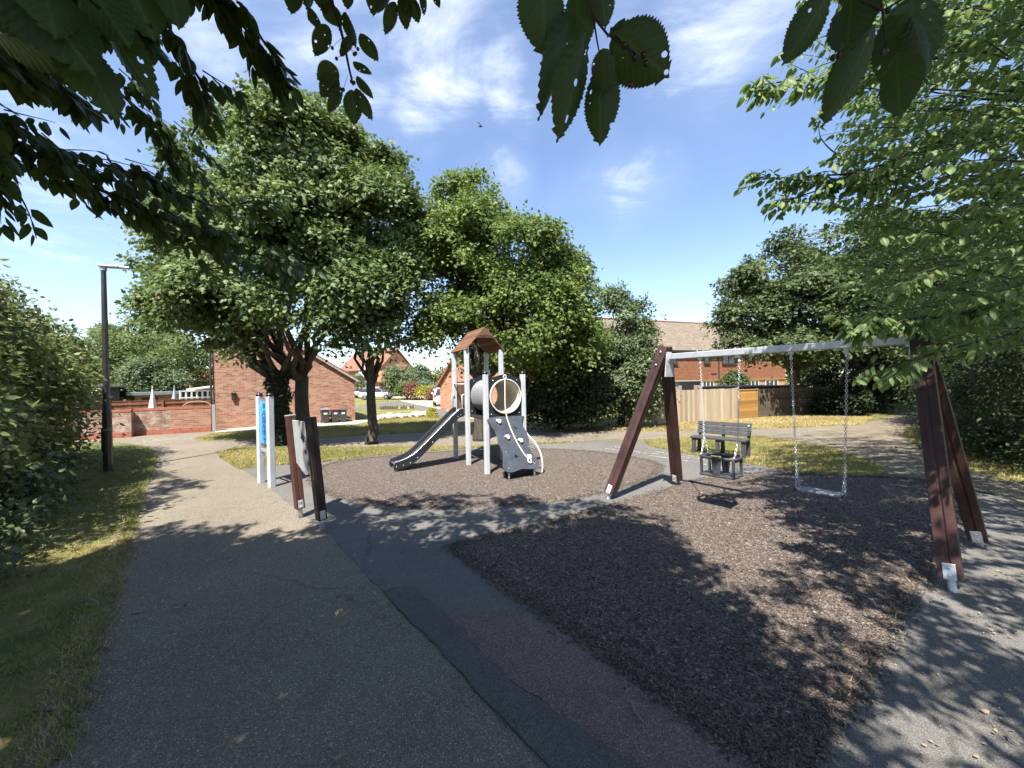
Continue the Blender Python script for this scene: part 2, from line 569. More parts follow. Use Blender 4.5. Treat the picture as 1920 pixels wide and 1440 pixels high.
leaf_mat('blue_leaf', (0.10, 0.14, 0.09), (0.19, 0.23, 0.15), (0.2, 0.26, 0.12), 0.25, 0.5)
leaf_mat('yellow_leaf', (0.20, 0.20, 0.02), (0.36, 0.34, 0.04), (0.45, 0.45, 0.05), 0.3, 0.5)
leaf_mat('grass_blade', (0.120, 0.165, 0.040), (0.50, 0.41, 0.18), (0.40, 0.40, 0.12), 0.30, 0.6, spec=0.2)
leaf_mat('verge_blade', (0.105, 0.155, 0.034), (0.31, 0.305, 0.12), (0.34, 0.38, 0.09), 0.3, 0.55, spec=0.25)
leaf_mat('straw_blade', (0.32, 0.27, 0.10), (0.58, 0.45, 0.22), (0.5, 0.42, 0.18), 0.25, 0.7, spec=0.2)
leaf_mat('rubber_chip', (0.034, 0.028, 0.024), (0.155, 0.122, 0.100), (0.02, 0.015, 0.012), 0.0, 0.8, spec=0.2)
leaf_mat('litter_leaf', (0.15, 0.10, 0.06), (0.34, 0.26, 0.16), (0.2, 0.15, 0.08), 0.1, 0.8)


# ------------------------------------------------------------------ object helpers
def tag(o, label=None, cat=None, group=None, kind=None):
    if label:
        o['label'] = label
    if cat:
        o['category'] = cat
    if group:
        o['group'] = group
    if kind:
        o['kind'] = kind
    return o


def empty(name, loc=(0, 0, 0), rz=0.0, label=None, cat=None, group=None):
    o = bpy.data.objects.new(name, None)
    COL.objects.link(o)
    o.location = loc
    o.rotation_euler = (0, 0, rz)
    o.empty_display_size = 0.2
    return tag(o, label, cat, group)


OFF = {}


def world_root(name, loc, label=None, cat=None, group=None):
    """An Empty at the thing's base whose parts are given in world coordinates."""
    o = empty(name, loc, 0, label, cat, group)
    OFF[o.name] = Vector(loc)
    return o


def link_mesh(name, me, m, parent=None, smooth=False):
    o = bpy.data.objects.new(name, me)
    COL.objects.link(o)
    if parent is not None and parent.name in OFF:
        me.transform(Matrix.Translation(-OFF[parent.name]))
        OFF[o.name] = OFF[parent.name]
    if m:
        me.materials.append(MATS[m])
    if smooth:
        me.polygons.foreach_set('use_smooth', [True] * len(me.polygons))
    if parent is not None:
        o.parent = parent
    return o


class MB:
    """Collects shapes and links them as one mesh object."""

    def __init__(s):
        s.v = []
        s.f = []
        s.r = []

    def _add(s, vs, fs, rnd=None):
        k = len(s.v)
        s.v += [tuple(v) for v in vs]
        s.f += [[i + k for i in f] for f in fs]
        rr = random.random() if rnd is None else rnd
        s.r += [rr] * len(vs)

    def box(s, c, size, rot=None):
        c = Vector(c)
        hx, hy, hz = size[0] / 2, size[1] / 2, size[2] / 2
        P = [Vector((x, y, z)) for z in (-hz, hz) for y in (-hy, hy) for x in (-hx, hx)]
        if rot is not None:
            P = [rot @ p for p in P]
        s._add([p + c for p in P], [(0, 2, 3, 1), (4, 5, 7, 6), (0, 1, 5, 4), (2, 6, 7, 3), (0, 4, 6, 2), (1, 3, 7, 5)])
        return s

    def bar(s, a, b, w, h, up=(0, 0, 1), ext=0.0):
        a, b = Vector(a), Vector(b)
        z = (b - a).normalized()
        a = a - z * ext
        b = b + z * ext
        x = Vector(up).cross(z)
        if x.length < 1e-4:
            x = Vector((1, 0, 0))
        x.normalize()
        y = z.cross(x)
        rot = Matrix((x, y, z)).transposed()
        return s.box((a + b) / 2, (w, h, (b - a).length), rot)

    def tube(s, pts, rad, n=8, cap=True):
        pts = [Vector(p) for p in pts]
        if not hasattr(rad, '__len__'):
            rad = [rad] * len(pts)
        vs, fs = [], []
        t = (pts[1] - pts[0]).normalized()
        x = t.orthogonal().normalized()
        for i, p in enumerate(pts):
            if i == 0:
                t2 = pts[1] - pts[0]
            elif i == len(pts) - 1:
                t2 = pts[-1] - pts[-2]
            else:
                t2 = pts[i + 1] - pts[i - 1]
            t2.normalize()
            x = x - t2 * x.dot(t2)
            x.normalize()
            y = t2.cross(x)
            for k in range(n):
                a = 2 * PI * k / n
                vs.append(p + (x * math.cos(a) + y * math.sin(a)) * rad[i])
        for i in range(len(pts) - 1):
            for k in range(n):
                k2 = (k + 1) % n
                fs.append((i * n + k, i * n + k2, (i + 1) * n + k2, (i + 1) * n + k))
        if cap:
            fs.append(tuple(range(n))[::-1])
            fs.append(tuple((len(pts) - 1) * n + k for k in range(n)))
        s._add(vs, fs)
        return s

    def prism(s, poly, O, X, Y, thick):
        """2-D outline in the frame O, X, Y, pushed out along X x Y."""
        O, X, Y = Vector(O), Vector(X), Vector(Y)
        N = X.cross(Y).normalized() * thick
        n = len(poly)
        a = [O + X * p[0] + Y * p[1] for p in poly]
        vs = a + [p + N for p in a]
        fs = [tuple(range(n))[::-1], tuple(range(n, 2 * n))]
        for i in range(n):
            j = (i + 1) % n
            fs.append((i, j, n + j, n + i))
        s._add(vs, fs)
        return s

    def lathe(s, prof, O=(0, 0, 0), n=16, axis=None):
        O = Vector(O)
        if axis is None:
            X, Y, Z = Vector((1, 0, 0)), Vector((0, 1, 0)), Vector((0, 0, 1))
        else:
            Z = Vector(axis).normalized()
            X = Z.orthogonal().normalized()
            Y = Z.cross(X)
        vs, fs = [], []
        for r, z in prof:
            for k in range(n):
                a = 2 * PI * k / n
                vs.append(O + (X * math.cos(a) + Y * math.sin(a)) * r + Z * z)
        for i in range(len(prof) - 1):
            for k in range(n):
                k2 = (k + 1) % n
                fs.append((i * n + k, i * n + k2, (i + 1) * n + k2, (i + 1) * n + k))
        fs.append(tuple(range(n))[::-1])
        fs.append(tuple((len(prof) - 1) * n + k for k in range(n)))
        s._add(vs, fs)
        return s

    def quad(s, *p):
        s._add(p, [tuple(range(len(p)))])
        return s

    def ball(s, c, r, sx=1, sy=1, sz=1, n=10, m=7):
        c = Vector(c)
        vs, fs = [c + Vector((0, 0, r * sz))], []
        for i in range(1, m):
            th = PI * i / m
            for k in range(n):
                a = 2 * PI * k / n
                vs.append(c + Vector((math.sin(th) * math.cos(a) * r * sx, math.sin(th) * math.sin(a) * r * sy, math.cos(th) * r * sz)))
        vs.append(c - Vector((0, 0, r * sz)))
        for k in range(n):
            fs.append((0, 1 + k, 1 + (k + 1) % n))
        for i in range(m - 2):
            for k in range(n):
                k2 = (k + 1) % n
                fs.append((1 + i * n + k, 1 + (i + 1) * n + k, 1 + (i + 1) * n + k2, 1 + i * n + k2))
        L = len(vs) - 1
        for k in range(n):
            fs.append((L, 1 + (m - 2) * n + (k + 1) % n, 1 + (m - 2) * n + k))
        s._add(vs, fs)
        return s

    def build(s, name, m, parent=None, bevel=0.0, smooth=False, seg=2):
        me = bpy.data.meshes.new(name)
        me.from_pydata(s.v, [], s.f)
        a = me.attributes.new('rnd', 'FLOAT', 'POINT')
        a.data.foreach_set('value', s.r)
        me.update()
        o = link_mesh(name, me, m, parent, smooth)
        if bevel:
            b = o.modifiers.new('bevel', 'BEVEL')
            b.width = bevel
            b.segments = seg
            b.limit_method = 'ANGLE'
            b.angle_limit = R(40)
        return o


def dup(root, loc=None, rz=None, label=None):
    r = root.copy()
    COL.objects.link(r)
    for ch in list(root.children):
        c = ch.copy()
        COL.objects.link(c)
        c.parent = r
        for g in list(ch.children):
            d = g.copy()
            COL.objects.link(d)
            d.parent = c
    if loc is not None:
        r.location = loc
    if rz is not None:
        r.rotation_euler = (0, 0, rz)
    if label:
        r['label'] = label
    return r


def smooth_poly(P, n=5, closed=True):
    """Catmull-Rom through the points."""
    P = [Vector(p) for p in P]
    out = []
    L = len(P)
    for i in range(L if closed else L - 1):
        p0 = P[(i - 1) % L] if closed or i > 0 else P[0]
        p1, p2 = P[i], P[(i + 1) % L]
        p3 = P[(i + 2) % L] if closed or i + 2 < L else P[-1]
        for k in range(n):
            t = k / n
            out.append(0.5 * ((2 * p1) + (p2 - p0) * t + (2 * p0 - 5 * p1 + 4 * p2 - p3) * t * t + (3 * p1 - p0 - 3 * p2 + p3) * t ** 3))
    if not closed:
        out.append(P[-1])
    return out


def rough_edge(P, step=0.12, amp=0.012):
    out = []
    L = len(P)
    for i in range(L):
        a, b = P[i], P[(i + 1) % L]
        d = b - a
        n = max(1, int(d.length / step))
        nn = Vector((-d.y, d.x, 0)).normalized() if d.length > 1e-6 else Vector((0, 0, 0))
        for k in range(n):
            out.append(a + d * (k / n) + nn * random.gauss(0, amp))
    return out


def sheet(name, P, z, m, label, cat, rough=0.0, kind='structure'):
    P = [Vector((p[0], p[1], 0)) for p in P]
    if rough:
        P = rough_edge(P, 0.10, rough)
    me = bpy.data.meshes.new(name)
    me.from_pydata([(p.x, p.y, z) for p in P], [], [tuple(range(len(P)))])
    me.update()
    if me.polygons[0].normal.z < 0:
        me.flip_normals()
    o = link_mesh(name, me, m)
    return tag(o, label, cat, None, kind)


def px_poly(L):
    return [at(*p) if len(p) == 2 else Vector((p[1], p[2], 0)) for p in L]


def inside(poly, x, y):
    c = False
    j = len(poly) - 1
    for i in range(len(poly)):
        xi, yi = poly[i][0], poly[i][1]
        xj, yj = poly[j][0], poly[j][1]
        if (yi > y) != (yj > y) and x < (xj - xi) * (y - yi) / (yj - yi) + xi:
            c = not c
        j = i
    return c


# ------------------------------------------------------------------ leaves
def tmpl_halves(right, fold=0.3, curl=0.12):
    V = [(x, 0.0) for x, y in (right[0], right[-1])]
    mid = right[1:-1]
    V += [(x, y) for x, y in mid] + [(x, -y) for x, y in mid]
    k = len(mid)
    f1 = [0] + [2 + i for i in range(k)] + [1]
    f2 = [1] + [2 + k + i for i in reversed(range(k))] + [0]
    A = np.array([(x, y, -abs(y) * fold - curl * x * x) for x, y in V])
    return A, [f1[::-1], f2[::-1]]


def tmpl_strip(n, prof, fold=0.25, curl=0.2, serr=0.0, wave=0.0):
    V, Fc = [], []
    for i in range(n + 1):
        x = i / n
        w = prof(x)
        sw = w * (1 + (serr if i % 2 else -serr)) if 0 < i < n else w
        wv = wave * math.sin(i * 1.7)
        z0 = -curl * x * x
        V += [(x, -sw, z0 - fold * w + wv), (x, -sw * 0.5, z0 - fold * w * 0.35), (x, 0, z0), (x, sw * 0.5, z0 - fold * w * 0.35), (x, sw, z0 - fold * w - wv)]
    for i in range(n):
        for k in range(4):
            a = i * 5 + k
            Fc.append([a, a + 5, a + 6, a + 1])
    return np.array(V), Fc


MAPLE = tmpl_halves([(0, 0), (0.10, 0.12), (0.02, 0.36), (0.26, 0.30), (0.46, 0.50), (0.55, 0.22), (0.80, 0.20), (1, 0)], 0.25)
OVATE = tmpl_halves([(0, 0), (0.22, 0.27), (0.58, 0.27), (1, 0)], 0.35)


def cherry_prof(x):
    return 0.30 * (math.sin(PI * min(1, x ** 0.8)) ** 0.75) * (1 - 0.25 * x) if 0 < x < 1 else 0.0


def cherry_near(x):
    if x <= 0 or x >= 1:
        return 0.0
    if x > 0.88:
        return 0.055 * (1 - x) / 0.12 + 0.01 + 0.10 * max(0, (0.95 - x)) / 0.07
    return 0.36 * (math.sin(PI * min(1, (x / 0.93) ** 0.85)) ** 0.62)


CHERRY = tmpl_strip(5, cherry_prof, 0.3, 0.22)
CHERRY_NEAR = tmpl_strip(44, cherry_near, 0.30, 0.20, serr=0.05, wave=0.012)


class Leaves:
    def __init__(s):
        s.items = []

    def add(s, T, P, tip, nrm, size, rnd, wid=None):
        P, tip, nrm = np.asarray(P, float), np.asarray(tip, float), np.asarray(nrm, float)
        s.items.append((T, P, tip, nrm, np.asarray(size, float), np.asarray(rnd, float), None if wid is None else np.asarray(wid, float)))

    def build(s, name, m, parent=None, kind=None):
        VV, LL, SS, RR, LX, LY = [], [], [], [], [], []
        base, lbase = 0, 0
        for T, P, tip, nrm, size, rnd, wid in s.items:
            V, Fc = T
            N = len(P)
            if N == 0:
                continue
            tip = tip / (np.linalg.norm(tip, axis=1, keepdims=True) + 1e-9)
            nrm = nrm - tip * np.sum(nrm * tip, axis=1, keepdims=True)
            nrm = nrm / (np.linalg.norm(nrm, axis=1, keepdims=True) + 1e-9)
            bi = np.cross(nrm, tip)
            w = size if wid is None else wid
            k = len(V)
            vv = (P[:, None, :] + size[:, None, None] * V[None, :, 0, None] * tip[:, None, :]
                  + w[:, None, None] * V[None, :, 1, None] * bi[:, None, :]
                  + size[:, None, None] * V[None, :, 2, None] * nrm[:, None, :])
            VV.append(vv.reshape(-1, 3))
            flat = np.array([i for f in Fc for i in f])
            lens = np.array([len(f) for f in Fc])
            starts = np.concatenate([[0], np.cumsum(lens)[:-1]])
            LL.append((flat[None, :] + base + k * np.arange(N)[:, None]).reshape(-1))
            SS.append((starts[None, :] + lbase + len(flat) * np.arange(N)[:, None]).reshape(-1))
            RR.append(np.repeat(rnd, k))
            LX.append(np.tile(V[:, 0], N))
            LY.append(np.tile(V[:, 1], N))
            base += N * k
            lbase += N * len(flat)
        VV, LL, SS = np.concatenate(VV), np.concatenate(LL), np.concatenate(SS)
        me = bpy.data.meshes.new(name)
        me.vertices.add(len(VV))
        me.vertices.foreach_set('co', VV.astype(np.float32).ravel())
        me.loops.add(len(LL))
        me.loops.foreach_set('vertex_index', LL.astype(np.int32))
        me.polygons.add(len(SS))
        me.polygons.foreach_set('loop_start', SS.astype(np.int32))
        for nm, arr in (('rnd', RR), ('lx', LX), ('ly', LY)):
            a = me.attributes.new(nm, 'FLOAT', 'POINT')
            a.data.foreach_set('value', np.concatenate(arr).astype(np.float32))
        me.update(calc_edges=True)
        o = link_mesh(name, me, m, parent)
        if kind:
            o['kind'] = kind
        return o


def unit(n):
    v = RNG.normal(size=(n, 3))
    return v / np.linalg.norm(v, axis=1, keepdims=True)


def lobe(px, py, Y, rx, rz, ry=None):
    """Crown lobe given where it stands: centre, distance, half width and half height."""
    c = pt(px, py, Y)
    k = Y / F
    return (c.x, c.y, c.z, rx * k, ry if ry else (rx + rz) / 2 * k, rz * k)


def crown_clumps(lobes, n, inner, sub, shrink=0.0):
    """Clump centres: leafy boughs bulge out of each lobe, clumps cover each bough."""
    L = np.array(lobes)
    L[:, 3:] = np.maximum(L[:, 3:] - sub * shrink, L[:, 3:] * 0.5)
    area = (L[:, 3] * L[:, 5]) ** 0.9
    tot = float(np.sum(4 * PI * (L[:, 3] * L[:, 4] * L[:, 5]) ** (2 / 3)))
    ns = int(max(len(L) * 3, tot / (PI * (sub * 0.92) ** 2)))
    pick = RNG.choice(len(L), ns, p=area / area.sum())
    d = unit(ns)
    sc = L[pick, :3] + d * L[pick, 3:] * (1.0 - np.abs(RNG.normal(0, 0.13, ns)) + RNG.normal(0.0, 0.05, ns))[:, None]
    rs = sub * RNG.uniform(0.55, 1.25, ns)
    rs = np.minimum(rs, np.min(L[pick, 3:], axis=1) * 0.8)
    sc -= d * rs[:, None] * 0.52
    keep = np.ones(ns, bool)
    for j in range(len(L)):
        q = np.sqrt((((sc - L[j, :3]) / L[j, 3:]) ** 2).sum(1))
        keep &= ~((q < 0.62) & (pick != j) & (RNG.random(ns) < 0.85))
    sc, rs, d = sc[keep], rs[keep], d[keep]
    w = rs ** 2
    k = RNG.choice(len(sc), n, p=w / w.sum())
    dd = unit(n) + d[k] * 0.75 + np.array([0, 0, 0.45])
    dd /= np.linalg.norm(dd, axis=1, keepdims=True)
    rad = rs[k] * (1.0 - np.abs(RNG.normal(0, 0.10, n)))
    isin = RNG.random(n) < inner
    rad[isin] *= RNG.uniform(0.2, 0.8, isin.sum())
    P = sc[k] + dd * rad[:, None] * np.array([1.08, 1.08, 0.72])
    ok = P[:, 2] > 0.12
    return P[ok], dd[ok], k[ok]


def leafy(bag, T, lobes, n, per, size, spread=0.30, flat=0.55, inner=0.12, upw=0.55, droop=0.35, jit=0.10, sub=0.75, var=0.15, shrink=0.0):
    P, out, kk = crown_clumps(lobes, n, inner, sub, shrink)
    n = len(P)
    csz = RNG.uniform(0.55, 1.3, n)
    shoot = RNG.random(n) < 0.14
    P = P + out * (shoot * RNG.uniform(0.1, 0.55, n) * sub)[:, None]
    csz[shoot] *= 0.6
    srn = RNG.normal(0, var, kk.max() + 1)
    crn = RNG.normal(0, 0.09, n) + srn[kk]
    idx = np.repeat(np.arange(n), per)
    off = RNG.normal(size=(n * per, 3)) * spread * csz[idx][:, None]
    off[:, 2] *= flat
    pos = P[idx] + off
    pos[:, 2] -= 0.25 * np.linalg.norm(off[:, :2], axis=1) ** 2 / max(spread, 1e-3)
    pos[:, 2] = np.maximum(pos[:, 2], 0.03)
    nr = out[idx] * 0.7 + np.array([0, 0, upw]) + RNG.normal(size=(n * per, 3)) * 0.34
    tip = off / (np.linalg.norm(off, axis=1, keepdims=True) + 1e-6) + RNG.normal(size=(n * per, 3)) * 0.6
    tip[:, 2] -= droop
    sz = size * RNG.uniform(0.55, 1.2, n * per)
    rn = np.clip(RNG.beta(2.2, 2.2, n * per) * 0.8 + 0.08 + crn[idx], 0.0, 0.92)
    br = RNG.random(n * per) < 0.008 + 0.10 * (crn[idx] > 0.30)
    rn[br] = 0.98
    bag.add(T, pos, tip, nr, sz, rn)
    return P


def limb(mb, a, b, r0, r1, sag=0.0, n=6, wig=0.06, sides=8):
    a, b = Vector(a), Vector(b)
    L = (b - a).length
    pts, rad = [], []
    for i in range(n + 1):
        t = i / n
        p = a.lerp(b, t)
        w = wig * L * (1 if 0 < i < n else 0)
        p += Vector((random.gauss(0, w * .5), random.gauss(0, w * .5), random.gauss(0, w * .3)))
        p.z += sag * 4 * t * (1 - t)
        pts.append(p)
        rad.append(r0 + (r1 - r0) * t ** 0.8)
    mb.tube(pts, rad, sides)
    return pts


def tree(name, label, cat, base, lobes, leafm, T, n, per, size, trunk_r, fork_z, bark='bark', group=None, lean=(0, 0), limbs=9, twigs=60, flare=1.45, **kw):
    base = Vector(base)
    root = world_root(name, base, label, cat, group)
    mb = MB()
    top = base + Vector((lean[0], lean[1], fork_z))
    pts = [base + (top - base) * t + Vector((random.gauss(0, .02), random.gauss(0, .02), 0)) for t in (0, .06, .2, .45, .7, 1.0)]
    mb.tube(pts, [trunk_r * k for k in (flare, 1.15, 1.0, .92, .88, .85)], 14)
    cen = [Vector(L[:3]) for L in lobes]
    ends = []
    order = sorted(range(len(cen)), key=lambda i: -lobes[i][3])
    for q in range(limbs):
        c = cen[order[q % len(cen)]].copy()
        L = lobes[order[q % len(cen)]]
        c += Vector((random.uniform(-.4, .4) * L[3], random.uniform(-.4, .4) * L[4], random.uniform(-.2, .5) * L[5]))
        start = top - Vector((0, 0, random.uniform(0, fork_z * 0.12)))
        hd = math.hypot(c.x - start.x, c.y - start.y)
        c.z = max(c.z, start.z + 0.85 * hd)
        ends.append(limb(mb, start, c, trunk_r * random.uniform(.38, .62), trunk_r * .10, sag=-0.06 * (c - start).length, n=7))
    bag = Leaves()
    P = leafy(bag, T, lobes, n, per, size, **kw)
    for k in range(min(twigs, len(P))):
        p = Vector(P[k])
        e = min((q for l in ends for q in l[2:]), key=lambda q: (q - p).length)
        limb(mb, e, p, trunk_r * .11, 0.008, n=4, wig=.05, sides=5)
    mb.build('trunk', bark, root, smooth=True)
    bag.build('crown', leafm, root)
    return root

# ================================================================== SKY
world = bpy.data.worlds.new('World')
scene.world = world
world.use_nodes = True
t = NT(world.node_tree)
bg = world.node_tree.nodes['Background']
sky = t.add('ShaderNodeTexSky')
sky.sky_type = 'NISHITA'
sky.sun_disc = False
sky.sun_elevation = SUN_EL
sky.sun_rotation = math.atan2(-SH.x, -SH.y)
sky.altitude = 40
sky.air_density = 1.0
sky.dust_density = 0.25
sky.ozone_density = 2.6
gen = t.add('ShaderNodeTexCoord').outputs['Generated']
sep = t.n.new('ShaderNodeSeparateXYZ')
t.link(gen, sep.inputs[0])
zz = t.math('MAXIMUM', sep.outputs[2], 0.04)
cmb = t.n.new('ShaderNodeCombineXYZ')
t.link(t.math('DIVIDE', sep.outputs[0], zz), cmb.inputs[0])
t.link(t.math('DIVIDE', sep.outputs[1], zz), cmb.inputs[1])
mpc = t.add('ShaderNodeMapping')
mpc.inputs['Rotation'].default_value = (0, 0, R(52))
mpc.inputs['Scale'].default_value = (0.62, 1.5, 1)
t.link(cmb.outputs[0], mpc.inputs[0])
warp = t.n.new('ShaderNodeTexNoise')
warp.inputs['Scale'].default_value = 3.2
warp.inputs['Detail'].default_value = 6
t.link(gen, warp.inputs['Vector'])
wv = t.vmath('MULTIPLY', t.vmath('SUBTRACT', warp.outputs['Color'], (0.5, 0.5, 0.5)), (0.34, 0.34, 0.34))
gw_ = t.vmath('ADD', gen, wv)
n1 = t.noise(mpc.outputs[0], 1.5, 10, 0.62, 0.9)
n2 = t.noise(cmb.outputs[0], 2.6, 10, 0.66, 1.6)
cirrus = t.math('ADD', t.math('MULTIPLY', n1, 0.6), t.math('MULTIPLY', n2, 0.4))
# where the cirrus lies in the sky: (direction, reach, how thick)
banks = [((830, 60), 0.30, 1.0), ((620, 120), 0.26, 0.9), ((420, 100), 0.26, 0.95), ((1350, 30), 0.27, 1.0), ((1140, -60), 0.30, 0.9),
         ((110, 480), 0.28, 0.55), ((60, 250), 0.34, 0.65), ((960, 165), 0.14, 1.15), ((1160, 315), 0.16, 1.1), ((965, 340), 0.12, 1.0), ((780, 180), 0.18, 0.85), ((830, 290), 0.07, 0.6)]
cover = None
for (px, py), reach, thick in banks:
    d = ray(px, py).normalized()
    dist = t.vmath('DISTANCE', gw_, tuple(d))
    g = t.mapr(dist, 0.0, reach, thick, 0.0, True)
    cover = g if cover is None else t.math('MAXIMUM', cover, g)
thr = t.math('SUBTRACT', 0.66, t.math('MULTIPLY', cover, 0.26))
dens = t.mapr(t.math('SUBTRACT', cirrus, thr), -0.04, 0.38, 0.0, 0.80, True)
dens = t.math('MULTIPLY', dens, t.mapr(cover, 0.0, 0.35, 0.0, 1.0))
dens = t.math('ADD', dens, t.math('MULTIPLY', cover, 0.10), clamp=True)
warm = t.vmath('MULTIPLY', sky.outputs[0], (1.07, 1.02, 1.03))
skyc = t.mix(dens, warm, (5.6, 5.9, 6.4))
t.link(skyc, bg.inputs['Color'])
bg.inputs['Strength'].default_value = 0.105

# ================================================================== GROUND
base_ground = sheet('ground', [(-400, -60), (400, -60), (400, 500), (-400, 500)], 0.0, 'lawn', 'dry summer lawn of mixed green and straw grass around the play area', 'ground')
Z1, Z2, Z3, Z4 = 0.004, 0.008, 0.012, 0.016

path_poly = px_poly([('w', 2.2, -3.6), ('w', .2, -.9), (60, 1500), (130, 1300), (185, 1160), (228, 1040), (245, 985), (262, 920), (282, 872), (296, 850), (282, 838), (235, 831),
                     (150, 829), (60, 834), (40, 826), (150, 822.5), (246, 818), (266, 816.5), (396, 809.5), (420, 810), (375, 818), (362, 823), (390, 827), (480, 825), (600, 822), (720, 815),
                     (840, 809), (1000, 805), (1130, 806), (1240, 810), (1330, 806), (1480, 803), (1610, 797), (1660, 785), (1700, 772), (1745, 775),
                     (1710, 800), (1690, 815), (1750, 860), (1820, 900), (1700, 905), (1660, 893), (1655, 872), (1560, 838), (1430, 818), (1300, 817), (1205, 825),
                     (1140, 824), (1040, 831), (880, 836), (700, 838), (560, 838), (440, 838), (412, 848), (425, 862), (462, 878), (530, 912), (590, 957), (650, 1002), (722, 1080),
                     (760, 1112), (890, 1245), (980, 1340), (1130, 1500), ('w', 2.4, -.9), ('w', 4.9, -3.6)])
sheet('path', path_poly, Z1, 'path_asphalt', 'worn pale grey tarmac footpath running past the play area', 'path', 0.012)

play_poly = px_poly([(453, 879), (520, 872), (610, 865), (720, 852), (900, 838), (1060, 829), (1122, 826), (1205, 826), (1225, 838), (1290, 852), (1392, 868), (1500, 886), (1600, 894),
                     (1700, 903), (1780, 912), (1860, 930), (1980, 960), (2150, 1040), ('w', 6.4, 2.2), ('w', 6.6, -.5), ('w', 5.2, -3.6), ('w', 4.75, -3.6), ('w', 2.2, -.9), (1060, 1480), (935, 1343), (850, 1248), (720, 1113), (690, 1083), (618, 1003), (558, 958), (503, 913)])
sheet('playground_surface', play_poly, Z2, 'play_asphalt', 'smooth dark grey tarmac of the playground between the two rubber patches', 'tarmac', 0.008)

red_poly = px_poly([(835, 1152), (900, 1150), (985, 1152), (1065, 1180), (1150, 1238), (1290, 1335), (1445, 1432), (1600, 1500), ('w', 2.9, .2), ('w', 3.6, -1.2), ('w', 3.0, -1.2), ('w', 1.7, .3), (1190, 1442), (1080, 1365), (955, 1278), (880, 1205)])
sheet('red_surface', red_poly, Z3, 'red_asphalt', 'faded dull red strip of tarmac beside the dark rubber patch', 'tarmac', 0.02)
rep_poly = px_poly([(718, 1112), (740, 1104), (778, 1103), (835, 1152), (880, 1205), (955, 1278), (1080, 1365), (1195, 1442), ('w', 1.68, .3), ('w', 2.98, -1.2), ('w', 2.5, -1.2), (1060, 1480), (935, 1343), (850, 1248)])
sheet('repair_strip', rep_poly, Z4, 'repair_asphalt', 'near-black tarmac repair strip along the edge of the footpath', 'tarmac', 0.008)

slide_poly = smooth_poly(px_poly([(586, 893), (612, 872), (690, 860), (800, 850), (930, 843), (1060, 844), (1150, 852), (1222, 866), (1237, 879), (1210, 900), (1150, 919), (1045, 940),
                                  (930, 949), (800, 953), (690, 944), (618, 927), (592, 909)]), 4)
sheet('rubber_surface', slide_poly, Z3, 'rubber_shreds', 'oval patch of brown shredded rubber under the slide tower', 'rubber mulch', 0.012)
swing_poly = px_poly([(843, 1026), (1000, 990), (1135, 954), (1290, 906), (1345, 896), (1450, 890), (1600, 893), (1730, 900), (1775, 930), (1800, 960), (1772, 1030), (1712, 1100), (1650, 1200), (1590, 1290), (1520, 1380), (1470, 1442),
                      (1440, 1430), (1290, 1333), (1150, 1237), (960, 1112)])
sheet('rubber_surface', swing_poly, Z4, 'rubber_shreds', 'diamond shaped patch of dark brown shredded rubber under the swings', 'rubber mulch', 0.015)

dirt_poly = px_poly([(1500, 812), (1610, 799), (1650, 790), (1712, 800), (1695, 818), (1755, 862), (1900, 905), (2050, 960), (1960, 962), (1860, 928), (1720, 900), (1662, 892), (1655, 872), (1570, 838)])
sheet('dirt_path', dirt_poly, Z3, 'dirt', 'dry trodden earth beside the far footpath', 'dirt', 0.028)
edge_poly = px_poly([(20, 1500), (100, 1300), (160, 1160), (205, 1040), (236, 975), (262, 960), (252, 1030), (210, 1160), (160, 1300), (90, 1500)])
sheet('dirt_verge', edge_poly, Z2, 'dirt', 'bare brown soil along the left edge of the near footpath', 'dirt', 0.035)

road_poly = px_poly([(735, 744), (760, 740), (830, 738.5), (900, 738), (900, 790), (830, 768), (800, 762), (752, 752)])
sheet('road', road_poly, Z1, 'road_paving', 'sunlit sandy block paving of the close beyond the lawn', 'road')
drive_poly = px_poly([(640, 766), (735, 753.5), (752, 752.5), (800, 762.5), (830, 768.5), (870, 780), (880, 797), (838, 784), (800, 773), (760, 760), (700, 763), (645, 772)])
sheet('driveway', drive_poly, Z1 + 0.004, 'play_asphalt', 'grey tarmac drive curving between far lawns', 'driveway')
slab_poly = px_poly([(401, 805.5), (666, 788.5), (690, 788), (735, 779), (820, 775), (822, 777), (735, 783), (700, 789), (668, 796), (520, 804), (405, 811)])
sheet('pavement', slab_poly, Z2, 'slab_paving', 'narrow pale concrete slab strip along the foot of the windowless gable', 'pavement')
patio_poly = px_poly([(150, 822), (397, 808), (420, 770), (130, 770)])

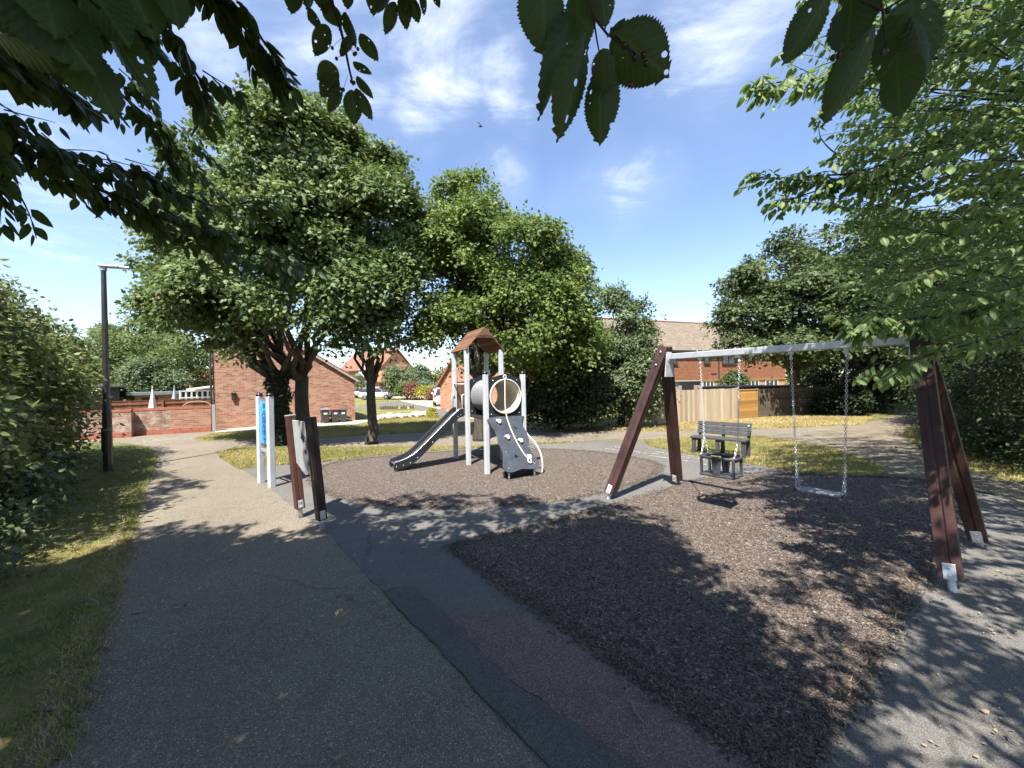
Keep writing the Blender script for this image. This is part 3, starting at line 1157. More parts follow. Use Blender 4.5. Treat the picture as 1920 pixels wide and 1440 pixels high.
# ================================================================== GRASS
def blades(poly, n, h, w, m, name, label, zone=None, straw=None, base_r=0.45):
    xs = [p[0] for p in poly]
    ys = [p[1] for p in poly]
    P = []
    while len(P) < n:
        # more blades where they show larger
        x, y = random.uniform(min(xs), max(xs)), random.uniform(min(ys), max(ys))
        if inside(poly, x, y):
            P.append((x, y, 0.0))
    P = np.array(P)
    # gather into tufts
    k = max(1, n // 7)
    c = P[RNG.integers(0, k, n)]
    P = c + RNG.normal(size=(n, 3)) * np.array([0.035, 0.035, 0])
    tip = RNG.normal(size=(n, 3)) * 0.55
    tip[:, 2] = 1
    nr = RNG.normal(size=(n, 3))
    nr[:, 2] = 0.1
    patch = 0.5 + 0.5 * np.sin(c[:, 0] * 1.3 + 1.0) * np.sin(c[:, 1] * 1.7 + 0.5)
    rn = np.clip(RNG.beta(2, 2, n) * 0.6 + patch * 0.45 - 0.05, 0, 0.95)
    T = (np.array([(0, -0.5, 0), (0, 0.5, 0), (0.55, 0.32, 0.02), (0.55, -0.32, 0.02), (1, 0, -0.15)]), [[0, 1, 2, 3], [3, 2, 4]])
    b = Leaves()
    b.add(T, P, tip, nr, h * RNG.uniform(0.5, 1.4, n), rn, w * RNG.uniform(0.7, 1.3, n))
    o = b.build(name, m)
    return tag(o, label, 'grass', None, 'stuff')


verge = px_poly([(-600, 1500), (60, 1500), (130, 1300), (185, 1160), (228, 1040), (250, 970), (266, 910), (290, 855), (275, 838), (150, 834), (20, 840), (-200, 900), (-500, 1000)])
blades(verge, 60000, 0.045, 0.006, 'verge_blade', 'grass', 'short mown green grass on the verge left of the footpath')
edge_strip = px_poly([(100, 1500), (160, 1300), (215, 1160), (245, 1040), (256, 975), (222, 1000), (180, 1100), (120, 1250), (20, 1500)])
blades(edge_strip, 6000, 0.035, 0.005, 'straw_blade', 'grass', 'dry straw-coloured grass fraying onto the left edge of the footpath')
bench_lawn = px_poly([(1205, 826), (1300, 818), (1430, 819), (1560, 839), (1650, 873), (1655, 893), (1560, 890), (1392, 867), (1290, 851), (1225, 837)])
blades(bench_lawn, 42000, 0.05, 0.010, 'grass_blade', 'grass', 'sunlit patch of half dried grass around the bench')
isle = px_poly([(412, 848), (440, 839), (560, 839), (720, 838), (900, 836), (1040, 832), (1110, 828), (1060, 829), (900, 838), (720, 852), (610, 865), (520, 872), (455, 879), (425, 862)])
blades(isle, 36000, 0.05, 0.011, 'grass_blade', 'grass', 'straw and green grass strip between the footpath and the slide')
north = px_poly([(362, 823), (390, 827), (480, 825), (600, 822), (720, 815), (840, 809), (830, 782), (735, 783), (700, 789), (668, 796), (520, 804), (410, 811)])
blades(north, 40000, 0.055, 0.014, 'grass_blade', 'grass', 'lawn with tree shade between the footpath and the brick gable')
fencegrass = px_poly([(1130, 805), (1240, 809), (1330, 805), (1480, 802), (1610, 796), (1640, 782), (1490, 780), (1385, 786), (1226, 796), (1140, 799)])
blades(fencegrass, 30000, 0.06, 0.014, 'straw_blade', 'grass', 'parched yellow grass along the foot of the wooden fences')
hedgegrass = px_poly([(1700, 800), (1690, 815), (1755, 862), (1900, 905), (2050, 960), (2200, 900), (1900, 830), (1760, 790)])
blades(hedgegrass, 22000, 0.06, 0.010, 'grass_blade', 'grass', 'dappled grass along the foot of the dark hedge beyond the swings')

def edge_blades(line, n, h, w, m, label, spread=.03):
    L = [at(*q) for q in line]
    seg = [(L[i + 1] - L[i]).length for i in range(len(L) - 1)]
    P = []
    for k in range(max(1, n // 6)):
        i = random.choices(range(len(seg)), seg)[0]
        c = L[i].lerp(L[i + 1], random.random())
        c += Vector((random.gauss(0, spread), random.gauss(0, spread), 0))
        for _ in range(random.randint(3, 9)):
            P.append((c.x + random.gauss(0, .012), c.y + random.gauss(0, .012), .004))
    P = np.array(P)
    k = len(P)
    tip = RNG.normal(size=(k, 3)) * 0.7
    tip[:, 2] = 1
    T = (np.array([(0, -0.5, 0), (0, 0.5, 0), (0.55, 0.32, 0.02), (0.55, -0.32, 0.02), (1, 0, -0.15)]), [[0, 1, 2, 3], [3, 2, 4]])
    b = Leaves()
    b.add(T, P, tip, RNG.normal(size=(k, 3)), h * RNG.uniform(.4, 1.6, k), RNG.random(k) * .9, w * RNG.uniform(.7, 1.3, k))
    return tag(b.build('grass', m), label, 'grass', None, 'stuff')


edge_blades([(412, 848), (425, 863), (455, 880), (520, 873), (610, 866), (720, 853), (900, 839), (1060, 830)], 5000, .07, .010, 'grass_blade', 'ragged grass tufts along the front edge of the lawn strip')
edge_blades([(1205, 826), (1225, 838), (1290, 851), (1392, 868), (1500, 886), (1600, 893), (1655, 893)], 5000, .06, .009, 'grass_blade', 'ragged grass tufts along the tarmac edge of the bench lawn')
edge_blades([(95, 1440), (180, 1180), (228, 1050), (248, 985), (262, 925), (292, 855)], 5000, .055, .006, 'verge_blade', 'ragged grass tufts creeping over the left edge of the footpath', .04)
edge_blades([(1790, 970), (1772, 1030), (1712, 1100), (1650, 1200), (1590, 1290), (1500, 1400)], 260, .05, .006, 'straw_blade', 'small straw tufts growing in the joint right of the swing patch', .02)
edge_blades([(843, 1026), (960, 1112), (1150, 1237), (1290, 1333), (1440, 1430)], 500, .03, .005, 'straw_blade', 'tiny straw tufts growing in the joint left of the swing patch', .015)
edge_blades([(586, 893), (592, 909), (618, 927), (690, 944), (800, 953), (930, 949), (1045, 940), (1150, 919)], 700, .03, .006, 'straw_blade', 'tiny straw tufts growing along the near rim of the slide patch', .015)

# dry leaves, petals and grit lying about
n = 900
P = []
zones = [px_poly([(100, 1440), (240, 1040), (700, 1020), (1000, 1440)]), px_poly([(850, 1030), (1600, 900), (1750, 950), (1480, 1440)]), px_poly([(1500, 1440), (1800, 960), (1920, 960), (1920, 1440)]),
         px_poly([(100, 1440), (190, 1150), (250, 1000), (300, 1040), (330, 1200), (250, 1440)])]
for z, cnt in zip(zones, (240, 320, 220, 170)):
    xs, ys = [p.x for p in z], [p.y for p in z]
    k = 0
    while k < cnt:
        x, y = random.uniform(min(xs), max(xs)), random.uniform(min(ys), max(ys))
        if inside(z, x, y):
            P.append((x, y, 0.024))
            k += 1
P = np.array(P)
n = len(P)
bag = Leaves()
tip = RNG.normal(size=(n, 3))
tip[:, 2] *= 0.12
nr = RNG.normal(size=(n, 3)) * 0.25
nr[:, 2] = 1
bag.add(OVATE, P, tip, nr, RNG.gamma(2.2, 0.0062, n) + 0.005, RNG.random(n) * 0.9)
tag(bag.build('leaf_litter', 'litter_leaf'), 'small dry leaves and flecks scattered on the tarmac and rubber', 'leaf litter', None, 'stuff')

# loose rubber chips
def chips(poly, n, edge, name, label):
    P = []
    xs, ys = [q.x for q in poly], [q.y for q in poly]
    while len(P) < n:
        if random.random() < edge:
            i = random.randrange(len(poly))
            a, b_ = poly[i], poly[(i + 1) % len(poly)]
            q = a.lerp(b_, random.random())
            x, y = q.x + random.gauss(0, .05), q.y + random.gauss(0, .05)
        else:
            # thickest where they show largest
            x, y = random.uniform(min(xs), max(xs)), random.uniform(min(ys), max(ys))
            if not inside(poly, x, y) or random.random() > (2.2 / max(y, 1.5)) ** 1.6:
                continue
        P.append((x, y, 0.019 + random.random() * .004))
    P = np.array(P)
    tip = RNG.normal(size=(n, 3))
    tip[:, 2] *= .22
    nr = RNG.normal(size=(n, 3)) * .45
    nr[:, 2] = 1
    T = (np.array([(0, -.5, 0), (0, .5, 0), (1, .42, .05), (1, -.38, .02), (.02, -.48, -.25), (.02, .48, -.25), (.98, .4, -.22), (.98, -.36, -.22)]), [[3, 2, 1, 0], [0, 1, 5, 4], [2, 3, 7, 6], [3, 0, 4, 7], [1, 2, 6, 5]])
    bag_ = Leaves()
    sz_ = RNG.uniform(.008, .023, n)
    bag_.add(T, P, tip, nr, sz_, RNG.random(n), sz_ * RNG.uniform(.22, .5, n))
    o = bag_.build(name, 'rubber_chip')
    return tag(o, label, 'rubber chips', None, 'stuff')


chips([Vector((q.x, q.y, 0)) for q in swing_poly], 42000, .12, 'rubber_chips', 'loose dark brown rubber shreds lying on and round the swing patch')
chips([Vector((q.x, q.y, 0)) for q in slide_poly], 14000, .25, 'rubber_chips', 'loose brown rubber shreds lying on and round the slide patch')


def chalk(pts, label, w=.02):
    b = MB()
    for line in pts:
        q = [at(*k) for k in line]
        for i in range(len(q) - 1):
            L = (q[i + 1] - q[i]).length
            k = max(2, int(L / .05))
            for j in range(k):
                if random.random() < .35:
                    continue
                a, c_ = q[i].lerp(q[i + 1], j / k), q[i].lerp(q[i + 1], (j + .8) / k)
                d_ = (c_ - a).normalized()
                n_ = Vector((-d_.y, d_.x, 0)) * w * random.uniform(.3, .8)
                a += n_ * random.uniform(-.6, .6)
                z_ = Vector((0, 0, Z4 + .003))
                b.quad(a - n_ + z_, c_ - n_ + z_, c_ + n_ + z_, a + n_ + z_)
    o = b.build('chalk_marks', 'chalk')
    return tag(o, label, 'chalk marks', None, 'structure')


chalk([[(1205, 851), (1240, 853), (1280, 858), (1318, 863), (1345, 868)], [(1215, 855), (1250, 860), (1290, 866)], [(1225, 848), (1262, 852), (1300, 857)], [(1320, 872), (1380, 884), (1420, 890)]], 'faint white chalk scribbles on the tarmac in front of the bench', .03)
chalk([[(1150, 838), (1180, 843), (1200, 850)], [(1135, 842), (1165, 846)]], 'faint chalk marks on the tarmac behind the left swing leg', .03)
chalk([[(255, 828), (280, 826), (308, 825), (335, 822)], [(265, 830), (300, 827)]], 'white chalky smear on the footpath before the garden wall', .06)

# twigs
def twig(a, b, r, label):
    A, B = at(*a), at(*b)
    m = (A + B) / 2
    root = MB()
    pts = [A, A.lerp(B, .3) + Vector((.01, .012, .004)), A.lerp(B, .65) + Vector((-.008, .01, .006)), B]
    pts = [p + Vector((0, 0, 0.022 + r)) for p in pts]
    root.tube(pts, [r, r * .95, r * .8, r * .5], 7)
    d = (B - A)
    side = Vector((-d.y, d.x, 0)).normalized()
    root.tube([pts[1], pts[1] + d * .12 + side * .02 + Vector((0, 0, .006))], [r * .5, r * .25], 5)
    o = root.build('twig', 'twig_wood', smooth=True)
    return tag(o, label, 'twig', 'fallen twigs')


twig((838, 1288), (875, 1292), 0.007, 'short dark twig lying on the footpath near its right edge')
twig((1176, 1322), (1206, 1364), 0.008, 'pale forked stick lying on the red tarmac strip')
twig((578, 1130), (595, 1126), 0.004, 'thin pale straw-like twig in the middle of the shaded footpath')
twig((186, 1140), (160, 1128), 0.006, 'brown twig at the left grass edge of the footpath')
twig((1885, 1388), (1912, 1408), 0.005, 'thin curled white twig on the tarmac in the near right corner')

# ================================================================== SLIDE TOWER
P1, P2, P3 = at(913.6, 889.3), at(878.7, 872.2), at(855.8, 861.0)
ax = ((P1 - P2).normalized() + (P2 - P3).normalized()).normalized()   # towards the climbing wall
P1 = P2 + ax * (P1 - P2).length
P3 = P2 - ax * 0.80
rx = Vector((-ax.y, ax.x, 0))                                         # to the right across the tower
W = 0.82
P4, P5, P6 = P2 + rx * W, P3 + rx * W, P1 + rx * W
UP = Vector((0, 0, 1))
tower = world_root('play_tower', (P2 + P4) / 2, 'play tower with brown pitched roof, slide, tunnel and dark climbing wall on brown rubber', 'play tower')
DECK = 1.09


def post(base, top, m='white_post', cap=None, w=0.092):
    b = MB()
    b.box(base + UP * (top / 2), (w, w, top), Matrix.Rotation(math.atan2(ax.y, ax.x), 3, 'Z'))
    o = b.build('post', m, tower, 0.012)
    if cap:
        c = MB()
        c.lathe([(w * .56, 0), (w * .57, .02), (w * .45, .05), (w * .2, .062)], base + UP * top, 14)
        c.build('cap', 'black_cap', o, smooth=True)
    return o


post(P2, 2.50)
post(P4, 2.50)
post(P3, 2.50)
post(P5, 2.50)
post(P1, 1.92, cap=True)
post(P6, 1.92, cap=True)

# roof: two boarded slopes, ridge along the tower
rc = (P2 + P4) / 2
EAVE, RIDGE = 2.47, 2.97
hw = W / 2 + 0.05
f0, f1 = ax * 0.10, ax * -(0.80 + 0.10)
roof_len = 0.97
for s in (-1, 1):
    b = MB()
    X = (rx * s * hw + UP * (EAVE - RIDGE))
    L = X.length
    X.normalize()
    nb = 9
    bw = L / nb
    for k in range(nb):
        c = rc + UP * RIDGE + X * (bw * (k + .5)) + (f0 + f1) / 2
        Nn = X.cross(ax).normalized()
        rot = Matrix((X, ax, X.cross(ax))).transposed()
        b.box(c, (bw - 0.004, roof_len, 0.022), rot)
    b.build('roof_panel', 'roof_board', tower, 0.003)
# curved brace under each gable end
for q in (f0 * 0.6, f1 * 0.94):
    poly = [(-0.20, -0.235), (0, -0.02), (0.20, -0.235)] + [(0.20 * math.cos(a), -0.235 + 0.075 * math.sin(a)) for a in np.linspace(0, PI, 9)][1:-1]
    b = MB()
    b.prism(poly, rc + UP * RIDGE + q, rx, UP, 0.03)
    b.build('gable_brace', 'roof_board', tower)

# deck
b = MB()
b.box((P2 + P3 + P4 + P5) / 4 + UP * (DECK - .03), (0.80 + .06, W - .06, 0.05), Matrix.Rotation(math.atan2(ax.y, ax.x), 3, 'Z'))
b.box((P1 + P2 + P4 + P6) / 4 + UP * (DECK - .04), ((P1 - P2).length - .10, W - .06, 0.04), Matrix.Rotation(math.atan2(ax.y, ax.x), 3, 'Z'))
b.build('deck', 'dark_trim', tower, 0.005)
# rear brown panel and grab rail
b = MB()
for k in range(6):
    u = (k + .5) / 6
    b.box(P3.lerp(P5, 0.07 + 0.86 * u) + UP * 1.44, (0.02, W * .86 / 6 - .004, 0.72), Matrix.Rotation(math.atan2(ax.y, ax.x), 3, 'Z'))
b.build('back_panel', 'roof_board', tower, 0.004)
b = MB()
b.tube([P3 + UP * 1.74 - rx * .02, P2 + UP * 1.74 - rx * .02], 0.018, 10)
b.build('grab_rail', 'white_post', tower, smooth=True)
for P in (P3 + ax * .075, P2 - ax * .075):
    b = MB()
    o_ = P - rx * .04
    b.tube([o_ + UP * 1.2, o_ + UP * 1.22 - rx * .05, o_ + UP * 1.5 - rx * .05, o_ + UP * 1.52], 0.013, 8)
    b.build('handle', 'white_post', tower, smooth=True)


# ring panels at both ends of the tunnel
TUNR, TUNZ = 0.325, 1.485


def ring_panel(O, side, hole):
    """Board with a wavy top and a round hole, in the plane across the tower."""
    h0, h1 = DECK - 0.01, 1.86
    hwid = W / 2 - 0.05
    n = 48
    outer, inner = [], []
    for k in range(n):
        a = 2 * PI * k / n
        inner.append((hole * math.cos(a), TUNZ + hole * math.sin(a)))
        c, s_ = math.cos(a), math.sin(a)
        top = h1 - TUNZ + 0.05 * math.cos(c * PI * 1.15 / max(abs(c), .02) * min(1, abs(c) * 1.0) * 1.0)
        kx = hwid / max(abs(c), 1e-3)
        kz = (top / max(s_, 1e-3)) if s_ > 0 else ((TUNZ - h0) / max(-s_, 1e-3))
        kk = min(kx, kz)
        x_, z_ = c * kk, TUNZ + s_ * kk
        if kz < kx and s_ > 0:
            z_ = h1 + 0.035 * math.cos(x_ / hwid * PI) + 0.02
            x_ = c * kk
        outer.append((x_, z_))
    th = ax * 0.02 * side
    vs = [O + rx * p[0] + UP * p[1] for p in outer] + [O + rx * p[0] + UP * p[1] for p in inner]
    vs += [v + th for v in vs]
    fs = []
    m2 = 2 * n
    for k in range(n):
        j = (k + 1) % n
        fs += [(k, j, n + j, n + k), (m2 + j, m2 + k, m2 + n + k, m2 + n + j), (k, m2 + k, m2 + j, j), (n + k, n + j, m2 + n + j, m2 + n + k)]
    b = MB()
    b._add(vs, fs)
    o = b.build('ring_panel', 'charcoal_board', tower)
    for u, z in ((-.26, 1.80), (.26, 1.80), (-.31, 1.15), (.31, 1.15), (0, 1.84)):
        q = MB()
        q.lathe([(.011, 0), (.011, .006), (.005, .009)], O + rx * u + UP * z + th * (1 if side > 0 else 1), 10, ax * side)
        q.build('bolt', 'bolt_steel', o, smooth=True)
    return o


F1 = (P1 + P6) / 2
F2 = (P2 + P4) / 2
ring_panel(F1, 1, TUNR)
ring_panel(F2, 1, TUNR)
# ribbed tunnel
b = MB()
Ltun = (P1 - P2).length
nr_, ns_ = 40, 40
vs, fs = [], []
for i in range(nr_ + 1):
    t_ = i / nr_
    r = TUNR + (0.020 if i % 2 else -0.010)
    c = F2.lerp(F1 + ax * 0.045, t_) + UP * TUNZ
    for k in range(ns_):
        a = 2 * PI * k / ns_
        vs.append(c + (rx * math.cos(a) + UP * math.sin(a)) * r)
for i in range(nr_):
    for k in range(ns_):
        k2 = (k + 1) % ns_
        fs.append((i * ns_ + k, (i + 1) * ns_ + k, (i + 1) * ns_ + k2, i * ns_ + k2))
b._add(vs, fs)
o = b.build('tunnel', 'tunnel_outside', tower)
b = MB()
vs, fs = [], []
for i in range(nr_ + 1):
    t_ = i / nr_
    r = TUNR - 0.018 - (0.006 if i % 2 else 0.0)
    c = F2.lerp(F1 + ax * 0.047, t_) + UP * TUNZ
    for k in range(ns_):
        a = 2 * PI * k / ns_
        vs.append(c + (rx * math.cos(a) + UP * math.sin(a)) * r)
for i in range(nr_):
    for k in range(ns_):
        k2 = (k + 1) % ns_
        fs.append((i * ns_ + k, i * ns_ + k2, (i + 1) * ns_ + k2, (i + 1) * ns_ + k))
b._add(vs, fs)
b.build('lining', 'tunnel_plastic', o)
b = MB()
ring = [F1 + ax * 0.05 + UP * TUNZ + (rx * math.cos(a) + UP * math.sin(a)) * (TUNR + .006) for a in np.linspace(0, 2 * PI, 49)]
b.tube(ring, 0.015, 8, cap=False)
b.build('rim', 'tunnel_plastic', o, smooth=True)

# climbing wall
TOPC = F1 + ax * 0.03 + UP * (DECK - 0.01)
BOTC = F1 + ax * 0.64 + UP * 0.19
dn = (BOTC - TOPC)
CL = dn.length
dn.normalize()
cn = rx.cross(dn).normalized()
if cn.dot(ax) < 0:
    cn = -cn
Lp = smooth_poly([Vector((x, y, 0)) for x, y in [(-.36, .0), (-.375, .14), (-.33, .26), (-.315, .38), (-.33, .5), (-.30, .62), (-.30, .74), (-.345, .86), (-.37, .95), (-.33, 1.03), (-.22, 1.055), (-.1, 1.035),
                                                 (.0, 1.02), (.1, 1.035), (.22, 1.045), (.33, 1.02), (.375, .94), (.355, .85), (.30, .74), (.295, .62), (.33, .5), (.345, .38), (.32, .28), (.30, .18), (.33, .08), (.36, .0)]], 3)
b = MB()
poly = [(-p.x, p.y * CL) for p in Lp]
O = TOPC - cn * 0.01
b.prism(poly, O, -rx, dn, 0.022)
cw = b.build('climbing_wall', 'climb_board', tower, 0.003)
face = 0.0


def on_wall(u, v, lift=0.0):
    return TOPC + rx * u + dn * (v * CL) + cn * (0.014 + lift)


if True:
    for u, v in ((-.20, .10), (-.12, .42), (.13, .51), (.20, .83)):
        h_ = MB()
        out = [(-.055, -.03), (-.03, -.045), (.03, -.045), (.05, -.02), (.045, .02), (.02, .05), (-.01, .045), (-.025, .01), (-.05, 0)]
        h_.prism([(p[0], p[1]) for p in out], on_wall(u, v), rx, dn, 0.045 * (1 if rx.cross(dn).dot(cn) > 0 else -1))
        ho = h_.build('climbing_hold', 'cream_hold', cw, 0.012)
    for u, v in ((-.23, .04), (.13, .04), (-.22, .68), (.26, .63), (-.27, .98), (.28, .95)):
        q = MB()
        q.lathe([(.009, 0), (.009, .006), (.004, .008)], on_wall(u, v), 10, cn)
        q.build('bolt', 'bolt_steel', cw, smooth=True)
    q = MB()
    q.prism([(-.035, .04), (0, -.04), (.045, .03)], on_wall(-.06, .77, 0.002), rx, dn, 0.004 * (1 if rx.cross(dn).dot(cn) > 0 else -1))
    q.build('foothole', 'black_cap', cw)
    q = MB()
    q.bar(on_wall(.08, .22, .002), on_wall(.12, .27, .002), .012, .004, cn)
    q.bar(on_wall(.11, .21, .002), on_wall(.15, .26, .002), .012, .004, cn)
    q.build('foothole', 'black_cap', cw)
for u in (-.26, .27):
    b = MB()
    p = on_wall(u, 1.0) - cn * .035
    b.tube([Vector((p.x, p.y, 0)) - ax * .0, p], 0.019, 10)
    b.build('leg', 'white_post', tower, smooth=True)
b = MB()
k0 = BOTC - ax * .14
b.box(Vector((k0.x, k0.y, 0.075)), (0.03, 0.62, 0.12), Matrix.Rotation(math.atan2(ax.y, ax.x), 3, 'Z'))
b.build('shadow_board', 'charcoal_board', tower, 0.004)  # dark board stands for the black shadow under the climbing wall
# curved side rail
b = MB()
R0 = P6 + UP * 0.78 + ax * 0.05
pts = smooth_poly([R0, R0 + ax * .14 + rx * .02 - UP * .10, R0 + ax * .30 + rx * .06 - UP * .22, R0 + ax * .42 + rx * .10 - UP * .40, R0 + ax * .48 + rx * .10 - UP * .60, R0 + ax * .49 + rx * .08 - UP * .76], 5, False)
b.tube(pts, 0.017, 10)
b.build('hand_rail', 'white_post', tower, smooth=True)

# climbing rope with an eye at each end
rp = smooth_poly([F1 + ax * .06 + UP * 1.83 - rx * .02, F1 + ax * .085 + UP * 1.62 - rx * .035, F1 + ax * .09 + UP * 1.3 - rx * .04, F1 + ax * .10 + UP * 1.10 - rx * .02,
                  on_wall(.00, .2, .02), on_wall(.02, .4, .02), on_wall(.06, .6, .02), on_wall(.12, .78, .02), on_wall(.165, .86, .02)], 6, False)
b = MB()
b.tube(rp, 0.0125, 8)
e0 = F1 + ax * .06 + UP * 1.865 - rx * .02
b.tube([e0 + (rx * math.cos(a) * .028 + UP * math.sin(a) * .038) for a in np.linspace(0, 2 * PI, 21)], 0.013, 8, cap=False)
e1 = on_wall(.185, .90, .02)
b.tube([e1 + (rx * math.cos(a) * .032 + dn * math.sin(a) * .045) for a in np.linspace(0, 2 * PI, 21)], 0.014, 8, cap=False)
b.build('rope', 'rope_cream', tower, smooth=True)

# slide
sl = world_root('slide_tmp', (0, 0, 0))
bpy.data.objects.remove(sl)
S0 = (P2 + P3) / 2 - rx * 0.03
sd = -rx
prof = [(0.0, 1.10), (0.10, 1.08), (0.22, 1.00), (0.95, 0.42), (1.20, 0.235), (1.36, 0.16), (1.52, 0.135), (1.66, 0.13)]
prof = [(p.x, p.z) for p in smooth_poly([Vector((x * .885, 0, z)) for x, z in prof], 4, False)]
sw = 0.235
b = MB()
vs, fs = [], []
for x, z in prof:
    for a in (-sw + .02, sw - .02):
        vs.append(S0 + sd * x + ax * a + UP * z)
for i in range(len(prof) - 1):
    fs.append((2 * i, 2 * i + 1, 2 * i + 3, 2 * i + 2))
b._add(vs, fs)
bed = b.build('slide_bed', 'steel_bed', tower)
so = bed.modifiers.new('sheet', 'SOLIDIFY')
so.thickness = 0.008
for s in (-1, 1):
    b = MB()
    up_e = [(x, z + (0.115 if x < 1.2 else 0.115 - (x - 1.2) * 0.18)) for x, z in prof]
    lo_e = [(x, z - (0.065 if x < 1.15 else 0.065 + (x - 1.15) * 0.10)) for x, z in prof]
    poly = up_e + [(1.505, 0.12), (1.495, 0.05)] + lo_e[::-1]
    b.prism(poly, S0 + ax * (sw * s - .011), sd, UP, -0.022)
    o = b.build('side_panel', 'charcoal_board', tower, 0.006)
    for k in range(3, len(prof) - 1, 4):
        x, z = prof[k]
        q = MB()
        q.lathe([(.011, 0), (.011, .005), (.004, .008)], S0 + sd * x + UP * (z - .012) + ax * ((sw + .0115) * s), 10, ax * s)
        q.build('bolt', 'bolt_steel', o, smooth=True)
    b = MB()
    b.tube([S0 + sd * x + UP * (z + .004) + ax * (sw * s) for x, z in up_e[1:]], 0.009, 8)
    b.build('edge_trim', 'steel_bed' if s > 0 else 'charcoal_board', o, smooth=True)

# ================================================================== SWING
fa, fb, fc, fd = at(1140, 936), at(1270, 909), at(1787, 1111), at(1838, 1026)
mL, mR = (fa + fb) / 2, (fc + fd) / 2
bx = (mR - mL).normalized()
by = Vector((-bx.y, bx.x, 0))


def in_plane(px, py):
    d = ray(px, py)
    k = (by.dot(mL - Vector((0, 0, EYE)))) / by.dot(d)
    return Vector((0, 0, EYE)) + d * k


aL, aR = in_plane(1256, 664), in_plane(1701, 645)
BARZ = (aL.z + aR.z) / 2
print('swing bar', aL, aR, BARZ)
aL.z = aR.z = BARZ
swing = world_root('playground_swing', (mL + mR) / 2, 'swing frame with four splayed maroon legs and a galvanised crossbar', 'swing frame')
b = MB()
b.bar(aL, aR, 0.082, 0.082)
bar_o = b.build('crossbar', 'galvanised', swing, 0.008)


def swing_leg(foot, apex, s):
    d = (apex - foot).normalized()
    start = foot + d * 0.10
    top = apex + d * 0.13
    b = MB()
    outv = (foot - apex)
    outv.z = 0
    outv.normalize()
    x = by.cross(d).normalized()
    y = d.cross(x)
    # box profile with a groove down each face
    g, w_, r_ = 0.010, 0.068, 0.014
    pr = [(-w_, -w_), (-r_, -w_), (-r_ * .4, -w_ + g), (r_ * .4, -w_ + g), (r_, -w_), (w_, -w_), (w_, -r_), (w_ - g, -r_ * .4), (w_ - g, r_ * .4), (w_, r_), (w_, w_),
          (r_, w_), (r_ * .4, w_ - g), (-r_ * .4, w_ - g), (-r_, w_), (-w_, w_), (-w_, r_), (-w_ + g, r_ * .4), (-w_ + g, -r_ * .4), (-w_, -r_)]
    b.prism(pr, start, x, y, (top - start).length)
    leg = b.build('leg', 'maroon_profile', swing, 0.003)
    b = MB()
    b.tube([foot, foot + d * 0.22], 0.026, 12)
    b.lathe([(.045, 0), (.045, .006)], foot, 14)
    b.build('foot_tube', 'galvanised', leg, smooth=False)
    fo = Vector((foot.x - 0, foot.y, 0))
    tocam = (Vector((0, 0, 1)) - foot)
    best = max((x, -x, y, -y), key=lambda q: q.dot(tocam.normalized()))
    second = x if abs(best.dot(x)) < .5 else y
    b = MB()
    c = start + d * 0.055 + best * (w_ + .004)
    rot = Matrix((second, d, second.cross(d))).transposed()
    b.box(c, (0.075, 0.125, 0.008), rot)
    pl = b.build('foot_plate', 'galvanised', leg, 0.012)
    for k in (-.03, .03):
        q = MB()
        q.lathe([(.011, 0), (.009, .007), (.003, .009)], c + d * k + best * .004, 10, best)
        q.build('bolt', 'bolt_steel', leg, smooth=True)
    # domed bolts near the head
    for k in (.10, .30):
        q = MB()
        q.lathe([(.016, 0), (.015, .008), (.006, .014)], top - d * k + best * w_, 12, best)
        q.build('bolt', 'bolt_steel', leg, smooth=True)
    return leg


for foot, ap, s in ((fa, aL, 1), (fb, aL, -1), (fc, aR, 1), (fd, aR, -1)):
    side = (foot - ap).dot(by)
    endv = -bx if ap is aL else bx
    swing_leg(foot, ap + by * (0.06 if side > 0 else -0.06) + endv * 0.09 + UP * 0.02, s)
for ap, endv in ((aL, -bx), (aR, bx)):
    b = MB()
    # bent steel bracket between the legs
    b.prism([(-.13, -.30), (.13, -.30), (.07, .07), (-.07, .07)], ap + endv * 0.02, by, UP, 0.014)
    b.box(ap + endv * .05 + UP * .0, (.12, .075, .13), Matrix.Rotation(math.atan2(bx.y, bx.x), 3, 'Z'))
    b.build('bracket', 'galvanised', swing, 0.005)
    b = MB()
    b.lathe([(.045, 0), (.055, .02), (.03, .045), (.01, .05)], ap + endv * .09 + UP * 0.10, 14)
    b.build('cap', 'black_cap' if ap is aL else 'maroon_cap_shaded_post', swing, smooth=True)


def bar_at(px, py):
    q = in_plane(px, py)
    return aL + bx * ((q - aL).dot(bx))


H1, H2 = bar_at(1313, 668), bar_at(1386, 665)
H3, H4 = bar_at(1483, 660), bar_at(1588, 652)
print('hangers', (H2 - H1).length, (H4 - H3).length)
for H in (H1, H2, H3, H4):
    b = MB()
    b.box(H - UP * .055, (.05, .05, .03), Matrix.Rotation(math.atan2(bx.y, bx.x), 3, 'Z'))
    b.tube([H - UP * .07, H - UP * .115], .014, 8)
    b.ball(H - UP * .12, .02)
    b.build('hanger', 'galvanised', swing, 0.003)
    for q in (-.04, .04):
        b = MB()
        b.tube([H + UP * .04 + bx * q, H + UP * .062 + bx * q], .008, 8)
        b.build('bolt', 'bolt_steel', swing)


def chain(b, p0, p1, link=0.034, r=0.0030):
    L = (p1 - p0).length
    n = max(2, int(L / (link * 0.78)))
    d = (p1 - p0).normalized()
    a = bx - d * bx.dot(d)
    a.normalize()
    c = d.cross(a)
    for i in range(n):
        m = p0.lerp(p1, (i + .5) / n)
        s = a if i % 2 else c
        pts = [m + d * (math.sin(q) * link * .5) + s * (math.cos(q) * link * .33) for q in np.linspace(0, 2 * PI, 9)]
        b.tube(pts, r, 4, cap=False)


